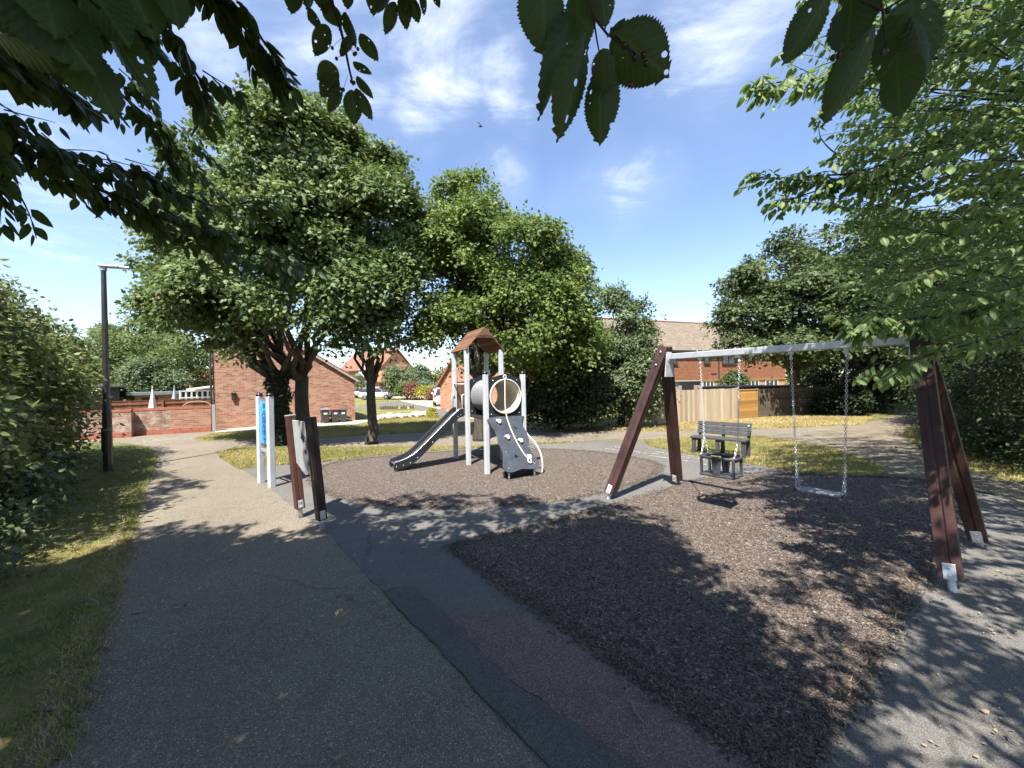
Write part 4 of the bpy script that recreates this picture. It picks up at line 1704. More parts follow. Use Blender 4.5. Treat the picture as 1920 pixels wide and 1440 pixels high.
# flat belt swing
sc_ = (H3 + H4) / 2
SEATZ = 0.46
half = 0.225
fl = world_root('flat_swing', Vector((sc_.x, sc_.y, SEATZ)), 'flat grey rubber swing seat hanging on two chains under the right half of the bar', 'swing seat')
b = MB()
bro = Matrix.Rotation(math.atan2(bx.y, bx.x), 3, 'Z')
b.box(Vector((sc_.x, sc_.y, SEATZ)), (half * 2, 0.165, 0.032), bro)
b.build('seat', 'grey_seat', fl, 0.014, seg=3)
for s in (-1, 1):
    b = MB()
    b.box(Vector((sc_.x, sc_.y, SEATZ - .004)) + bx * s * (half - .012), (.035, .172, .042), bro)
    b.build('seat_end', 'rubber_seat', fl, 0.01)
for s, H in ((-1, H3), (1, H4)):
    b = MB()
    e = Vector((sc_.x, sc_.y, SEATZ)) + bx * s * (half - .02)
    j = e + UP * .20 + bx * s * .01
    chain(b, H - UP * .13, j)
    for q in (-1, 1):
        chain(b, j, e + by * q * .07 + UP * .015)
    b.build('chain', 'galvanised', fl)

# toddler seat
tc = (H1 + H2) / 2
TZ = 0.47
tw, td, th_ = 0.205, 0.135, 0.235
tod = world_root('toddler_swing', Vector((tc.x, tc.y, TZ)), 'black toddler cradle swing hanging under the left half of the bar', 'toddler swing')
C0 = Vector((tc.x, tc.y, TZ))
b = MB()
b.box(C0, (tw * 2 + .03, td * 2 + .03, 0.032), bro)
b.build('seat', 'rubber_seat', tod, 0.012, seg=3)
b = MB()
rim = []
for k in range(33):
    a = 2 * PI * k / 32
    cx_, sy_ = math.cos(a), math.sin(a)
    ex = math.copysign(abs(cx_) ** .45, cx_) * (tw + .012)
    ey = math.copysign(abs(sy_) ** .45, sy_) * (td + .012)
    rim.append(C0 + bx * ex + by * ey + UP * th_)
b.tube(rim, 0.021, 10, cap=False)
b.build('rim', 'rubber_seat', tod, smooth=True)
for sx_ in (-1, 1):
    for sy_ in (-1, 1):
        b = MB()
        b.bar(C0 + bx * sx_ * tw * .97 + by * sy_ * td * .86, C0 + bx * sx_ * tw + by * sy_ * td * .9 + UP * th_, .045, .026, bx)
        b.build('upright', 'rubber_seat', tod, 0.008)
for s, wv in ((-1, .062), (1, .058)):
    b = MB()
    y0 = by * s * td
    for u in ((0.0,) if s < 0 else (0.0,)):
        b.prism([(-wv, th_), (wv, th_), (wv * .85, .09), (wv * .7, .015), (-wv * .7, .015), (-wv * .85, .09)], C0 + y0 * .98 + bx * u * .1, bx, UP, .018 * (-s))
    b.build('guard', 'rubber_seat', tod, 0.006)
for s in (-1, 1):
    b = MB()
    b.prism([(-td, th_), (td, th_), (td * .5, th_ - .04), (-td * .5, th_ - .04)], C0 + bx * s * tw, by, UP, .015 * s)
    b.build('side_web', 'rubber_seat', tod, 0.004)
for s, H in ((-1, H1), (1, H2)):
    b = MB()
    e = C0 + bx * s * (tw + .005) + UP * (th_ + .01)
    j = e + UP * .24 + bx * s * .004
    chain(b, H - UP * .13, j)
    for q in (-1, 1):
        chain(b, j, e + by * q * td * .8)
    b.build('chain', 'galvanised', tod)

# ================================================================== BENCH
Bl, Br = at(1301, 851), at(1394, 862)
bd = (Br - Bl).normalized()
bk = Vector((-bd.y, bd.x, 0))
if bk.y < 0:
    bk = -bk
BL = (Br - Bl).length
bench = world_root('park_bench', (Bl + Br) / 2, 'black recycled plastic bench with slatted back standing at the edge of the lawn', 'bench')
SH_ = at(0, 0, 0)
seat_h = 0.40
dep = 0.34
n_leg = 3
for i in range(n_leg):
    u = i / (n_leg - 1)
    c = Bl.lerp(Br, u)
    for q, nm in ((0.0, 'leg'), (dep, 'leg')):
        b = MB()
        b.bar(c + bk * q, c + bk * q + UP * (seat_h - .03), .07, .07, bd)
        b.build('leg', 'bench_plastic', bench, 0.006)
    b = MB()
    b.bar(c + bk * (dep + .03) + UP * (seat_h - .06), c + bk * (dep + .12) + UP * (seat_h + .33), .045, .06, bd)
    b.build('back_post', 'bench_plastic', bench, 0.006)
    b = MB()
    b.bar(c - bk * .03 + UP * (seat_h - .055), c + bk * (dep + .05) + UP * (seat_h - .055), .06, .06)
    b.build('seat_bearer', 'bench_plastic', bench, 0.004)
for k in range(3):
    b = MB()
    c0 = Bl - bd * .06 + bk * (-.01 + .12 * k) + UP * seat_h
    b.bar(c0, c0 + bd * (BL + .12), .108, .04)
    b.build('seat_slat', 'bench_plastic', bench, 0.008)
for k in range(3):
    t_ = (.10 + .115 * k) / .36
    c0 = Bl - bd * .05 + bk * (dep + .005 + .09 * t_) + UP * (seat_h + .02 + .30 * t_)
    dz = (bk * .09 + UP * .33).normalized()
    rot = Matrix((bd, dz, bd.cross(dz))).transposed()
    b = MB()
    b.box(c0 + bd * (BL / 2 + .05), (BL + .10, .09, .035), rot)
    b.build('back_slat', 'bench_plastic', bench, 0.008)
q = MB()
q.lathe([(.02, 0), (.02, .006)], Br + bk * (dep + .06) + UP * (seat_h + .29), 12, -bk)
q.build('plaque', 'white_label', bench)

# ================================================================== WHITE LETTER BOARD POSTS
w1, w2 = at(490, 905.5), at(509.5, 914)
wd = (w2 - w1).normalized()
wn = Vector((wd.y, -wd.x, 0))
if wn.dot(-w1) < 0:
    wn = -wn
htop = pt(503, 743, w2.y).z
play1 = world_root('letter_panel', (w1 + w2) / 2, 'two white posts with black caps holding a bright blue letter board', 'play panel')
for P in (w1, w2):
    b = MB()
    b.box(P + UP * htop / 2, (.098, .098, htop), Matrix.Rotation(math.atan2(wd.y, wd.x) + R(8), 3, 'Z'))
    o = b.build('post', 'white_post', play1, 0.012)
    c = MB()
    c.lathe([(.056, 0), (.058, .02), (.048, .045), (.02, .06)], P + UP * htop, 16)
    c.build('cap', 'black_cap', o, smooth=True)
pz1, pz0 = htop - .10, htop - .86
pc = (w1 + w2) / 2
pw = (w2 - w1).length / 2 - .02
b = MB()
b.box(pc + UP * (pz0 + pz1) / 2 + wn * .0, (pw * 2, .02, pz1 - pz0), Matrix.Rotation(math.atan2(wd.y, wd.x), 3, 'Z'))
board = b.build('board', 'panel_blue', play1, 0.004)
b = MB()
b.box(pc + UP * .62, (pw * 2, .02, .05), Matrix.Rotation(math.atan2(wd.y, wd.x), 3, 'Z'))
b.build('rail', 'galvanised', play1)


def text_mesh(name, body, size, m, parent, O, X, Y, extr=0.002, bold=0.0):
    cu = bpy.data.curves.new(name, 'FONT')
    cu.body = body
    cu.size = size
    cu.extrude = extr
    cu.offset = bold
    cu.align_x = 'CENTER'
    cu.align_y = 'CENTER'
    tmp = bpy.data.objects.new(name + '_src', cu)
    COL.objects.link(tmp)
    dg = bpy.context.evaluated_depsgraph_get()
    me = bpy.data.meshes.new_from_object(tmp.evaluated_get(dg))
    bpy.data.objects.remove(tmp)
    X, Y = Vector(X).normalized(), Vector(Y).normalized()
    Mx = Matrix((X, Y, X.cross(Y))).transposed().to_4x4()
    Mx.translation = Vector(O)
    me.transform(Mx)
    me.materials.clear()
    me.name = name
    return link_mesh(name, me, m, parent)


tx = UP.cross(wn).normalized()
for k, body in enumerate(['#I', '-I-', 'CO', 'NN', 'AR', 'NN', 'CO', 'TF']):
    z = pz1 - .07 - k * .092
    text_mesh('lettering', body, 0.125, 'letter_blue', board, pc + UP * z + wn * .0125, tx, UP, 0.0015, 0.003)

# ================================================================== LEANING BROWN POSTS
b1, b2 = at(564, 971), at(605, 994)
wd2 = (b2 - b1).normalized()
nn2 = Vector((wd2.y, -wd2.x, 0))
if nn2.dot(-b1) < 0:
    nn2 = -nn2
# the tops lean towards the path
lean_d = nn2 * 0.02 - Vector((1, 0.2, 0)) * 0.115
play2 = world_root('leaning_play_panel', (b1 + b2) / 2, 'two leaning brown posts holding a grey white board with cut-out shapes', 'play panel')
tops = [pt(544, 780, b1.y - .02), pt(582, 784, b2.y - .02)]
z_top = (tops[0].z + tops[1].z) / 2
dirs = []
for P, Tq in ((b1, tops[0]), (b2, tops[1])):
    T_ = Vector((Tq.x, Tq.y, z_top))
    d = (T_ - P).normalized()
    dirs.append((P, T_, d))
    x = Vector((wd2.x, wd2.y, 0))
    x = (x - d * x.dot(d)).normalized()
    y = d.cross(x)
    w_ = .052
    pr = [(-w_, -w_), (-.01, -w_), (-.005, -w_ + .007), (.005, -w_ + .007), (.01, -w_), (w_, -w_), (w_, -.01), (w_ - .007, 0), (w_, .01), (w_, w_), (.01, w_), (0, w_ - .007), (-.01, w_), (-w_, w_), (-w_, .01), (-w_ + .007, 0), (-w_, -.01)]
    b = MB()
    st = P + d * .13
    b.prism(pr, st, x, y, (T_ - st).length)
    leg = b.build('post', 'brown_post' if P is b1 else 'maroon_cap_shaded_post', play2, 0.004)  # right post coloured darker for the tree shade falling on it
    b = MB()
    b.box(T_ + d * .006, (.108, .108, .016), Matrix((x, y, d)).transposed())
    b.build('cap', 'grey_trim' if P is b1 else 'black_cap', leg, 0.004)
    b = MB()
    b.tube([P, P + d * .2], .03, 12)
    b.build('foot_tube', 'galvanised', leg, smooth=True)
    tocam = Vector((0, 0, 1)) - P
    best = max((x, -x, y, -y), key=lambda q: q.dot(tocam))
    sec = x if abs(best.dot(x)) < .5 else y
    b = MB()
    c = st + d * .065 + best * (w_ + .004)
    b.box(c, (.065, .105, .008), Matrix((sec, d, sec.cross(d))).transposed())
    b.build('foot_plate', 'galvanised', leg, 0.012)
    for k in (-.03, .03):
        q = MB()
        q.lathe([(.010, 0), (.008, .006), (.003, .008)], c + d * k + best * .004, 10, best)
        q.build('bolt', 'bolt_steel', leg, smooth=True)
(Pa, Ta, da), (Pb, Tb, db) = dirs
hh = 1.36
A0, A1 = Pa.lerp(Ta, .55), Pa.lerp(Ta, .96)
B0, B1 = Pb.lerp(Tb, .42), Pb.lerp(Tb, .96)
ex_ = (B1 - A1).normalized()
A1, A0 = A1 + ex_ * .05, A0 + ex_ * .05
B1, B0 = B1 - ex_ * .05, B0 - ex_ * .05
ey_ = (A1 - A0).normalized()
pn = ex_.cross(ey_).normalized()
if pn.dot(-b1) < 0:
    pn = -pn
b = MB()
vs = [A0, B0 + (A0 - B0) * .55 - ey_ * .05, B0 + (A0 - B0) * .3 + ey_ * .02, B0, B1, A1]
nv = len(vs)
vs2 = vs + [v - pn * .02 for v in vs]
fs = [tuple(range(nv)), tuple(range(nv, 2 * nv))[::-1]] + [(i, nv + i, nv + (i + 1) % nv, (i + 1) % nv) for i in range(nv)]
b._add(vs2, fs)
board2 = b.build('board', 'panel_grey', play2, 0.003)
wb = (B1 - A1).length


def on_board(u, v, l=0.002):
    return A1.lerp(B1, u) + (A0.lerp(B0, u) - A1.lerp(B1, u)) * v + pn * l


# cut-out shapes: a bird, a small bird and a dot
for (u, v, s_) in ((.55, .33, 1.0), (.62, .58, .55), (.75, .76, .45)):
    shp = [(-.075, .01), (-.03, .03), (-.045, .075), (.0, .045), (.03, .055), (.075, .02), (.045, .0), (.06, -.04), (.02, -.025), (.0, -.07), (-.025, -.02)]
    q = MB()
    xx = ex_
    q.prism([(p[0] * s_, p[1] * s_) for p in shp], on_board(u, v), xx, ey_, .003 * (1 if xx.cross(ey_).dot(pn) > 0 else -1))
    q.build('cutout', 'ink_black', board2)

# ================================================================== LAMP POST
lb = at(203, 884)
ltop = pt(197, 503, lb.y).z
lamp = world_root('street_lamp', lb, 'tall black tapered lamp post with a flat grey lamp head beside the left hedge', 'street lamp')
b = MB()
b.lathe([(.078, 0), (.078, 1.28), (.070, 1.32), (.062, 1.4), (.052, ltop * .6), (.042, ltop - .02), (.042, ltop)], lb, 8)
b.build('pole', 'lamp_paint', lamp)
b = MB()
b.box(lb + Vector((0, -.08, .7)), (.10, .012, .5))
b.build('door', 'lamp_paint', lamp, 0.003)
b = MB()
hd = Vector((.94, .34, 0)).normalized()
c = lb + UP * (ltop + .045)
b.bar(c - hd * .07, c + hd * .28, .16, .045)
b.bar(c + hd * .28 - UP * .006, c + hd * .47 - UP * .004, .13, .028)
hd_o = b.build('lamp_head', 'lamp_grey', lamp, 0.012)
b = MB()
b.tube([lb + UP * (ltop - .05), lb + UP * (ltop + .03)], .055, 12)
b.build('collar', 'lamp_grey', lamp)

from mathutils import noise as mnoise

# ================================================================== BUILDINGS
class Fr:
    """A wall line: local x along it, y away from the viewer, z up."""

    def __init__(s, A, B):
        s.A = Vector((A.x, A.y, 0))
        d = Vector((B.x - A.x, B.y - A.y, 0))
        s.L = d.length
        s.x = d.normalized()
        s.y = Vector((-s.x.y, s.x.x, 0))
        s.rz = math.atan2(s.x.y, s.x.x)

    def hit(s, px, py, off=0.0):
        d = ray(px, py)
        O = s.A + s.y * off
        k = s.y.dot(O - Vector((0, 0, EYE))) / s.y.dot(d)
        P = Vector((0, 0, EYE)) + d * k
        return (P - s.A).dot(s.x), P.z


def window(parent, x0, x1, z0, z1, y=0.0, frame='white_paint', bars=1, sill=True):
    f = MB()
    w = 0.055
    for a, b_, c, d in ((x0, x1, z0, z0 + w), (x0, x1, z1 - w, z1)):
        f.box(((a + b_) / 2, y - .02, (c + d) / 2), (b_ - a, .06, d - c))
    zs = (z0 + z1) / 2
    for xc in [x0 + w / 2, x1 - w / 2] + [x0 + (x1 - x0) * (k + 1) / (bars + 1) for k in range(bars)]:
        f.box((xc, y - .02, zs), (w, .058, z1 - z0 - 2 * w))
    fo = f.build('window', frame, parent)
    g = MB()
    g.box((((x0 + x1) / 2), y - .004, zs), (x1 - x0 - .02, .012, z1 - z0 - .02))
    g.build('pane', 'glass_dark', fo)
    if sill:
        q = MB()
        q.box(((x0 + x1) / 2, y - .055, z0 - .035), (x1 - x0 + .14, .13, .06))
        q.build('sill', frame, fo)
    return fo


def wall_prism(parent, name, poly, y0, th, m):
    b = MB()
    b.prism(poly, (0, y0, 0), (1, 0, 0), (0, 0, 1), -th)
    return b.build(name, m, parent)


# windowless gable house on the left
fg = Fr(at(401, 805.5), at(666, 788.5))
gab = empty('brick_house', fg.A, fg.rz, 'windowless red brick gable house standing behind the two maple trunks', 'house')
_, ez = fg.hit(666, 712)
x1, z1 = fg.hit(620, 686)
slope = (z1 - ez) / (fg.L - x1)
ridx = 1.6
rz_ = ez + slope * (fg.L - ridx)
lz = rz_ - slope * ridx
print('gable', fg.L, ez, rz_, lz)
DEP = 7.0
b = MB()
pol = [(0, 0), (fg.L, 0), (fg.L, ez), (ridx, rz_), (0, lz)]
b.prism(pol, (0, 0, 0), (1, 0, 0), (0, 0, 1), -DEP)
b.build('wall', 'gable_brick', gab)
for xa, za, xb, zb in ((ridx, rz_, fg.L + .18, ez - slope * .18), (ridx, rz_, -.18, lz - slope * .18)):
    b = MB()
    a_ = Vector((xa, DEP / 2, za + .10))
    b_ = Vector((xb, DEP / 2, zb + .10))
    b.bar(a_, b_, DEP + .20, .10, (0, 0, 1))
    b.build('roof', 'roof_tiles_red', gab)
    b = MB()
    b.bar(Vector((xa, -.105, za + .03)), Vector((xb, -.105, zb + .03)), .025, .085, (0, 0, 1))
    b.build('bargeboard', 'slab_paving', gab)
b = MB()
xl, zl = fg.hit(438, 744)
b.box((xl, -.06, zl), (.14, .10, .26))
b.box((xl, -.06, zl + .16), (.18, .14, .06))
b.build('wall_lamp', 'dark_trim', gab, 0.015)
b = MB()
b.tube([(-.06, -.05, 0), (-.06, -.05, lz - .2)], .04, 8)
b.build('downpipe', 'dark_trim', gab)

# garden wall
fw = Fr(at(30, 832), at(396, 808.8))
xs, _ = fw.hit(252, 790)
_, zt = fw.hit(396, 761)
_, ztl = fw.hit(178, 770)
gw = empty('garden_wall', fw.A, fw.rz, 'red brick garden wall with a stepped pier running left from the windowless gable house', 'wall')
xo, _ = fw.hit(318, 790)
b = MB()
b.box(((xs + xo) / 2, .11, (zt - .09) / 2), (xo - xs, .22, zt - .09))
b.build('wall', 'wall_brick_old', gw)
b = MB()
b.box(((xo + fw.L) / 2, .112, (zt - .09) / 2), (fw.L - xo, .224, zt - .09))
b.build('wall', 'wall_brick_new', gw)
b = MB()
b.box(((0 + xs) / 2, -.21, (ztl - .09) / 2), (xs, .22, ztl - .09))
b.box((xs - .11, -.03, (ztl - .09) / 2), (.219, .30, ztl - .092))
b.build('wall', 'wall_brick_old', gw)
b = MB()
b.box(((xs + fw.L) / 2, .11, zt - .045), (fw.L - xs, .24, .09))
b.box((xs / 2, -.21, ztl - .045), (xs, .24, .09))
b.build('coping', 'coping_brick', gw)
b = MB()
b.box((xs / 2, -.325, .10), (xs, .02, .20))
b.box(((xs + fw.L) / 2, -.005, .10), (fw.L - xs, .02, .2))
b.build('plinth', 'coping_brick', gw)
b = MB()
xg, zg = fw.hit(400, 757)
b.box((fw.L + .10, .02, zt / 2), (.12, .12, zt + .08))
b.build('gate_post', 'grey_trim', gw, 0.01)
b = MB()
arc = [(fw.L - .45 + .45 * math.cos(a), .10, zt - .02 + .22 * math.sin(a)) for a in np.linspace(0, PI, 14)]
b.tube(arc, .022, 6)
b.build('hoop', 'fence_pale', gw)


# fences ---------------------------------------------------------------
def board_fence(name, A, B, h, m, label, post_every=1.8, bw=0.11, rails_front=False, cap=False, gap=0.004, horizontal=False, group=None):
    f = Fr(A, B)
    o = empty(name, f.A, f.rz, label, 'fence', group)
    b = MB()
    n = max(1, int(f.L / bw))
    if horizontal:
        nh = int(h / .14)
        for k in range(nh):
            b.box((f.L / 2, 0, (k + .5) * h / nh), (f.L, .02, h / nh - gap))
    else:
        for k in range(n):
            w = f.L / n
            hh_ = h + random.gauss(0, .008)
            b.box(((k + .5) * w, random.gauss(0, .004), hh_ / 2), (w - gap, .02, hh_))
    b.build('boards', m, o)
    b = MB()
    ry = -.035 if rails_front else .035
    for z in (h * .12, h * .5, h * .88):
        b.box((f.L / 2, ry, z), (f.L, .045, .07))
    b.build('rails', m, o)
    k = int(round(f.L / post_every))
    for i in range(k + 1):
        q = MB()
        q.box((f.L * i / max(k, 1), .055 if not rails_front else -.06, (h + .03) / 2), (.09, .09, h + .03))
        q.build('post', m, o)
    if cap:
        q = MB()
        q.box((f.L / 2, 0, h + .02), (f.L, .07, .035))
        q.build('capping', m, o)
    return f, o


def hz(px, pyb, pyt):
    P = at(px, pyb)
    return pt(px, pyt, P.y).z


board_fence('board_fence', at(1222, 797), at(1385, 785.5), hz(1300, 791, 730.5), 'fence_pale', 'pale weathered upright board fence behind the bench', 1.9, .125)
board_fence('board_fence', at(1386, 785.2), at(1421, 782.3), hz(1400, 784, 731.5), 'fence_orange', 'new orange stained fence panel between pale boards and dark panels', 2.0, .15, cap=True, horizontal=True)
fdk, _o = board_fence('panel_fence', at(1422, 782.2), at(1600, 771), hz(1460, 779.5, 727.5), 'fence_dark', 'old dark horizontal board fence behind the right sycamore trunk', 1.75, .13, rails_front=False, horizontal=True)
q1, q2 = pt(205, 775, 19.5), pt(398, 775, 21.5)
q1.z = q2.z = 0
board_fence('board_fence', q1, q2, pt(320, 750.5, 20.6).z, 'fence_brown', 'red brown garden fence rising behind the brick wall', 2.4, .14, rails_front=True, cap=True)
q1, q2 = pt(120, 775, 18.5), pt(196, 775, 20.5)
q1.z = q2.z = 0
board_fence('board_fence', q1, q2, pt(160, 739.5, 19.5).z, 'fence_dark', 'dark upright board fence left of the lamp post', 2.0, .14)

# sheds and garden things behind the fences -----------------------------
def shed(A, B, z0, z1, depth, m, roofm, label, name='shed', over=.2, roof_t=.12, cat='shed', door=False):
    f = Fr(A, B)
    o = empty(name, f.A, f.rz, label, cat)
    b = MB()
    b.box((f.L / 2, depth / 2, z1 / 2), (f.L, depth, z1))
    b.build('wall', m, o)
    b = MB()
    b.box((f.L / 2, depth / 2, z1 + roof_t / 2 + .004), (f.L + over * 2, depth + over * 2, roof_t))
    b.build('roof', roofm, o, 0.02)
    b = MB()
    b.box((f.L * .4, -.012, z1 * .46), (.8, .03, z1 * .88))
    b.build('door', 'dark_trim', o)
    return o


def flat(px, Y):
    P = pt(px, 740, Y)
    P.z = 0
    return P


shed(flat(1392, 19.5), flat(1488, 21.0), 0, pt(1440, 729, 20).z, 3, 'fence_dark', 'felt_roof', 'low dark shed with black felt roof behind the dark fence panels', over=.35, roof_t=.14)
shed(flat(1273, 20.5), flat(1314, 21.0), 0, pt(1290, 716, 20.5).z, 2.5, 'grey_trim', 'flat_roof', 'small grey shed behind the pale board fence', over=.1, roof_t=.06)
shed(flat(194, 23), flat(224, 23.5), 0, pt(205, 727, 23).z, 3, 'dark_trim', 'felt_roof', 'dark garden shed beneath the far left trees', over=.3)
shed(flat(252, 25), flat(322, 26.5), 0, pt(285, 741, 25.5).z, 4, 'house_brick', 'flat_roof', 'low brick garden room with a grey flat roof behind the closed parasol', name='garden_room', over=.45, roof_t=.22, cat='garden room')
# white conservatory
f = Fr(flat(338, 26), flat(399, 27.5))
con = empty('conservatory', f.A, f.rz, 'white framed conservatory roof showing above the brown garden fence', 'conservatory')
zc = pt(365, 733, 26.5).z
b = MB()
for k in range(7):
    b.box((f.L * k / 6, 0, zc / 2), (.09, .09, zc))
for z in (zc, zc - .45):
    b.box((f.L / 2, -.002, z), (f.L + .1, .10, .09))
b.build('frame', 'white_paint', con)
b = MB()
b.box((f.L / 2, .05, zc / 2), (f.L - .1, .02, zc - .1))
b.build('glazing', 'glass_dark', con)
b = MB()
b.bar((f.L * .35, .3, zc + .10), (f.L + .2, .5, zc + .28), 1.2, .10, (0, 0, 1))
b.build('roof', 'white_paint', con)
# slatted screen
f = Fr(flat(286, 28), flat(343, 29))
scr = empty('garden_screen', f.A, f.rz, 'dark teal slatted screen behind the flat roofed garden room', 'screen')
zs_ = pt(315, 727, 28.5).z
b = MB()
for k in range(24):
    b.box((f.L * (k + .5) / 24, 0, zs_ / 2), (f.L / 24 - .03, .03, zs_))
b.build('slats', 'teal_slats', scr)
b = MB()
for z in (.4, zs_ * .5, zs_ - .15):
    b.box((f.L / 2, .04, z), (f.L, .04, .08))
b.build('rails', 'teal_slats', scr)


def parasol(px, Y, ptop, pbot, wpx, label, col):
    P = flat(px, Y)
    zt_, zb_ = pt(px, ptop, Y).z, pt(px, pbot, Y).z
    w = wpx / 2 / F * Y
    o = world_root('closed_parasol', P, label, 'parasol')
    b = MB()
    vs, fs = [], []
    n = 16
    for i in range(9):
        u = i / 8
        r = w * (.22 + .78 * u ** 1.1)
        for k in range(n):
            a = 2 * PI * k / n
            rr_ = r * (1 + .28 * math.cos(a * 8) * min(1, u * 1.4))
            vs.append(P + Vector((rr_ * math.cos(a), rr_ * math.sin(a), zt_ - .06 - (zt_ - zb_) * u)))
    for i in range(8):
        for k in range(n):
            k2 = (k + 1) % n
            fs.append((i * n + k, (i + 1) * n + k, (i + 1) * n + k2, i * n + k2))
    b._add(vs, fs)
    b.lathe([(w * .12, 0), (w * .10, .06), (.012, .12)], P + UP * (zt_ - .07), 10)
    b.build('canopy', col, o, smooth=True)
    b = MB()
    b.tube([P, P + UP * zt_], .025, 8)
    b.build('pole', 'grey_trim', o)
    return o


parasol(286, 18.4, 727, 763, 10, 'closed cream parasol standing just behind the brick garden wall', 'parasol_cloth')
parasol(327, 24.5, 725, 746, 6.5, 'closed grey parasol further back beside the white conservatory', 'lamp_grey')

# row house on the right, tile hung upper floor -------------------------
fr = Fr(flat(1120, 29.7), flat(1472, 37.6))
row = empty('row_house', fr.A, fr.rz, 'tile-hung red house row with a long buff tiled roof behind the fences', 'house')
_, eave = fr.hit(1262, 656)
_, bandz = fr.hit(1290, 714.5)
print('row', fr.L, eave, bandz)
DEP = 8.5
rz2 = None
d_ = ray(1262, 605)
rid_y = DEP / 2
_, rz2 = fr.hit(1262, 606, rid_y)
b = MB()
b.box((fr.L / 2, DEP / 2, bandz / 2), (fr.L, DEP, bandz))
b.build('wall', 'house_brick', row)
b = MB()
b.box((fr.L / 2, DEP / 2 - .03, (bandz + eave) / 2), (fr.L + .06, DEP + .06, eave - bandz))
b.build('tile_hanging', 'tile_hanging', row)
b = MB()
b.box((fr.L / 2, -.07, bandz + .04), (fr.L + .08, .06, .12))
b.build('band', 'fence_orange', row)
b = MB()
b.prism([(-.35, eave - .12), (DEP / 2, rz2), (DEP + .35, eave - .12), (DEP + .35, eave - .02), (DEP / 2, rz2 + .11), (-.35, eave - .02)], (-.25, 0, 0), (0, 1, 0), (0, 0, 1), fr.L + .5)
b.build('roof', 'roof_tiles_buff', row)
b = MB()
b.box((fr.L / 2, -.37, eave - .12), (fr.L + .5, .10, .12))
b.build('gutter', 'dark_trim', row)
b = MB()
b.tube([(-.25, DEP / 2, rz2 + .12), (fr.L + .25, DEP / 2, rz2 + .12)], .10, 8)
b.build('ridge_tiles', 'roof_tiles_red', row)
xd, _ = fr.hit(1346, 690)
b = MB()
b.tube([(xd, -.12, .1), (xd, -.12, eave - .1)], .045, 8)
b.build('downpipe', 'dark_trim', row)
for (pa, pb, ya, yb) in ((1319, 1329, 681.5, 667), (1353, 1377, 682.5, 667), (1401, 1412, 676, 664), (1250, 1268, 683, 668)):
    x0, z0 = fr.hit(pa, ya)
    x1, z1 = fr.hit(pb, yb)
    window(row, x0, x1, z0, z1, -.06, 'dark_trim', 1 if pb - pa > 14 else 0)
for (pa, pb, ya, yb) in ((1317, 1338, 724, 714.5), (1352, 1384, 724, 714), (1401, 1422, 722, 712.5), (1435, 1458, 721, 711.5)):
    x0, z0 = fr.hit(pa, ya)
    x1, z1 = fr.hit(pb, yb)
    window(row, x0, x1, z0 - .4, z1, 0, 'white_paint', 2)
xv, zv = fr.hit(1337, 701)
b = MB()
b.box((xv, -.08, zv), (.6, .03, .08))
b.build('vent', 'dark_trim', row)

# far house with white gabled dormer ------------------------------------
A = flat(640, 66)
B = flat(714, 60)
ff = Fr(A, B)
far = empty('far_house', ff.A, ff.rz, 'distant brick house with red tiled roof and a white timbered dormer', 'house')
_, e2 = ff.hit(690, 692)
_, r2 = ff.hit(690, 660, 3.2)
print('far', ff.L, e2, r2)
D2 = 6.4
b = MB()
b.prism([(0, 0), (D2, 0), (D2, e2), (D2 / 2, r2 - .15), (0, e2)], (0, 0, 0), (0, 1, 0), (0, 0, 1), ff.L)
b.build('wall', 'house_brick', far)
b = MB()
b.prism([(-.4, e2 - .25), (D2 / 2, r2), (D2 + .4, e2 - .25), (D2 + .4, e2 - .1), (D2 / 2, r2 + .16), (-.4, e2 - .1)], (-.3, 0, 0), (0, 1, 0), (0, 0, 1), ff.L + .6)
b.build('roof', 'roof_tiles_red', far)
xw0, _ = ff.hit(675, 700)
xw1, _ = ff.hit(690, 700)
_, wz0 = ff.hit(682, 707)
_, wz1 = ff.hit(682, 694)
b = MB()
b.prism([(xw0, wz0), (xw1, wz0), (xw1, wz1), ((xw0 + xw1) / 2, wz1 + .9), (xw0, wz1)], (0, -.30, 0), (1, 0, 0), (0, 0, 1), -.28)
dm = b.build('dormer_gable', 'white_paint', far)
b = MB()
for u in (0.02, .25, .5, .75, .98):
    b.box((xw0 + (xw1 - xw0) * u, -.31, (wz0 + wz1) / 2), (.09, .03, wz1 - wz0))
b.build('timbers', 'dark_trim', dm)
for (pa, pb, ya, yb) in ((664, 670, 706, 697), (650, 657, 706, 696)):
    x0, z0 = ff.hit(pa, ya)
    x1, z1 = ff.hit(pb, yb)
    window(far, x0, x1, z0, z1, 0, 'dark_trim', 0)
x0, z0 = ff.hit(679, 728)
x1, z1 = ff.hit(690, 716)
window(far, x0, x1, z0, z1, 0, 'white_paint', 2)

fgq = Fr(flat(702, 57), flat(728, 57.5))
gq = empty('garage', fgq.A, fgq.rz, 'small far garage with orange tiled roof and dark door behind the navy car', 'garage')
_, ge = fgq.hit(715, 716)
_, gr_ = fgq.hit(715, 697, 2.5)
b = MB()
b.box((fgq.L / 2, 2.5, ge / 2), (fgq.L, 5, ge))
b.build('wall', 'house_brick', gq)
b = MB()
b.prism([(-.3, ge - .05), (2.5, gr_), (5.3, ge - .05), (5.3, ge + .1), (2.5, gr_ + .15), (-.3, ge + .1)], (-.2, 0, 0), (0, 1, 0), (0, 0, 1), fgq.L + .9)
b.build('roof', 'roof_tiles_orange', gq)
x0, z0 = fgq.hit(713, 730)
x1, z1 = fgq.hit(726, 719)
b = MB()
b.box(((x0 + x1) / 2, -.03, z1 / 2), (x1 - x0, .06, z1))
b.build('door', 'dark_trim', gq)

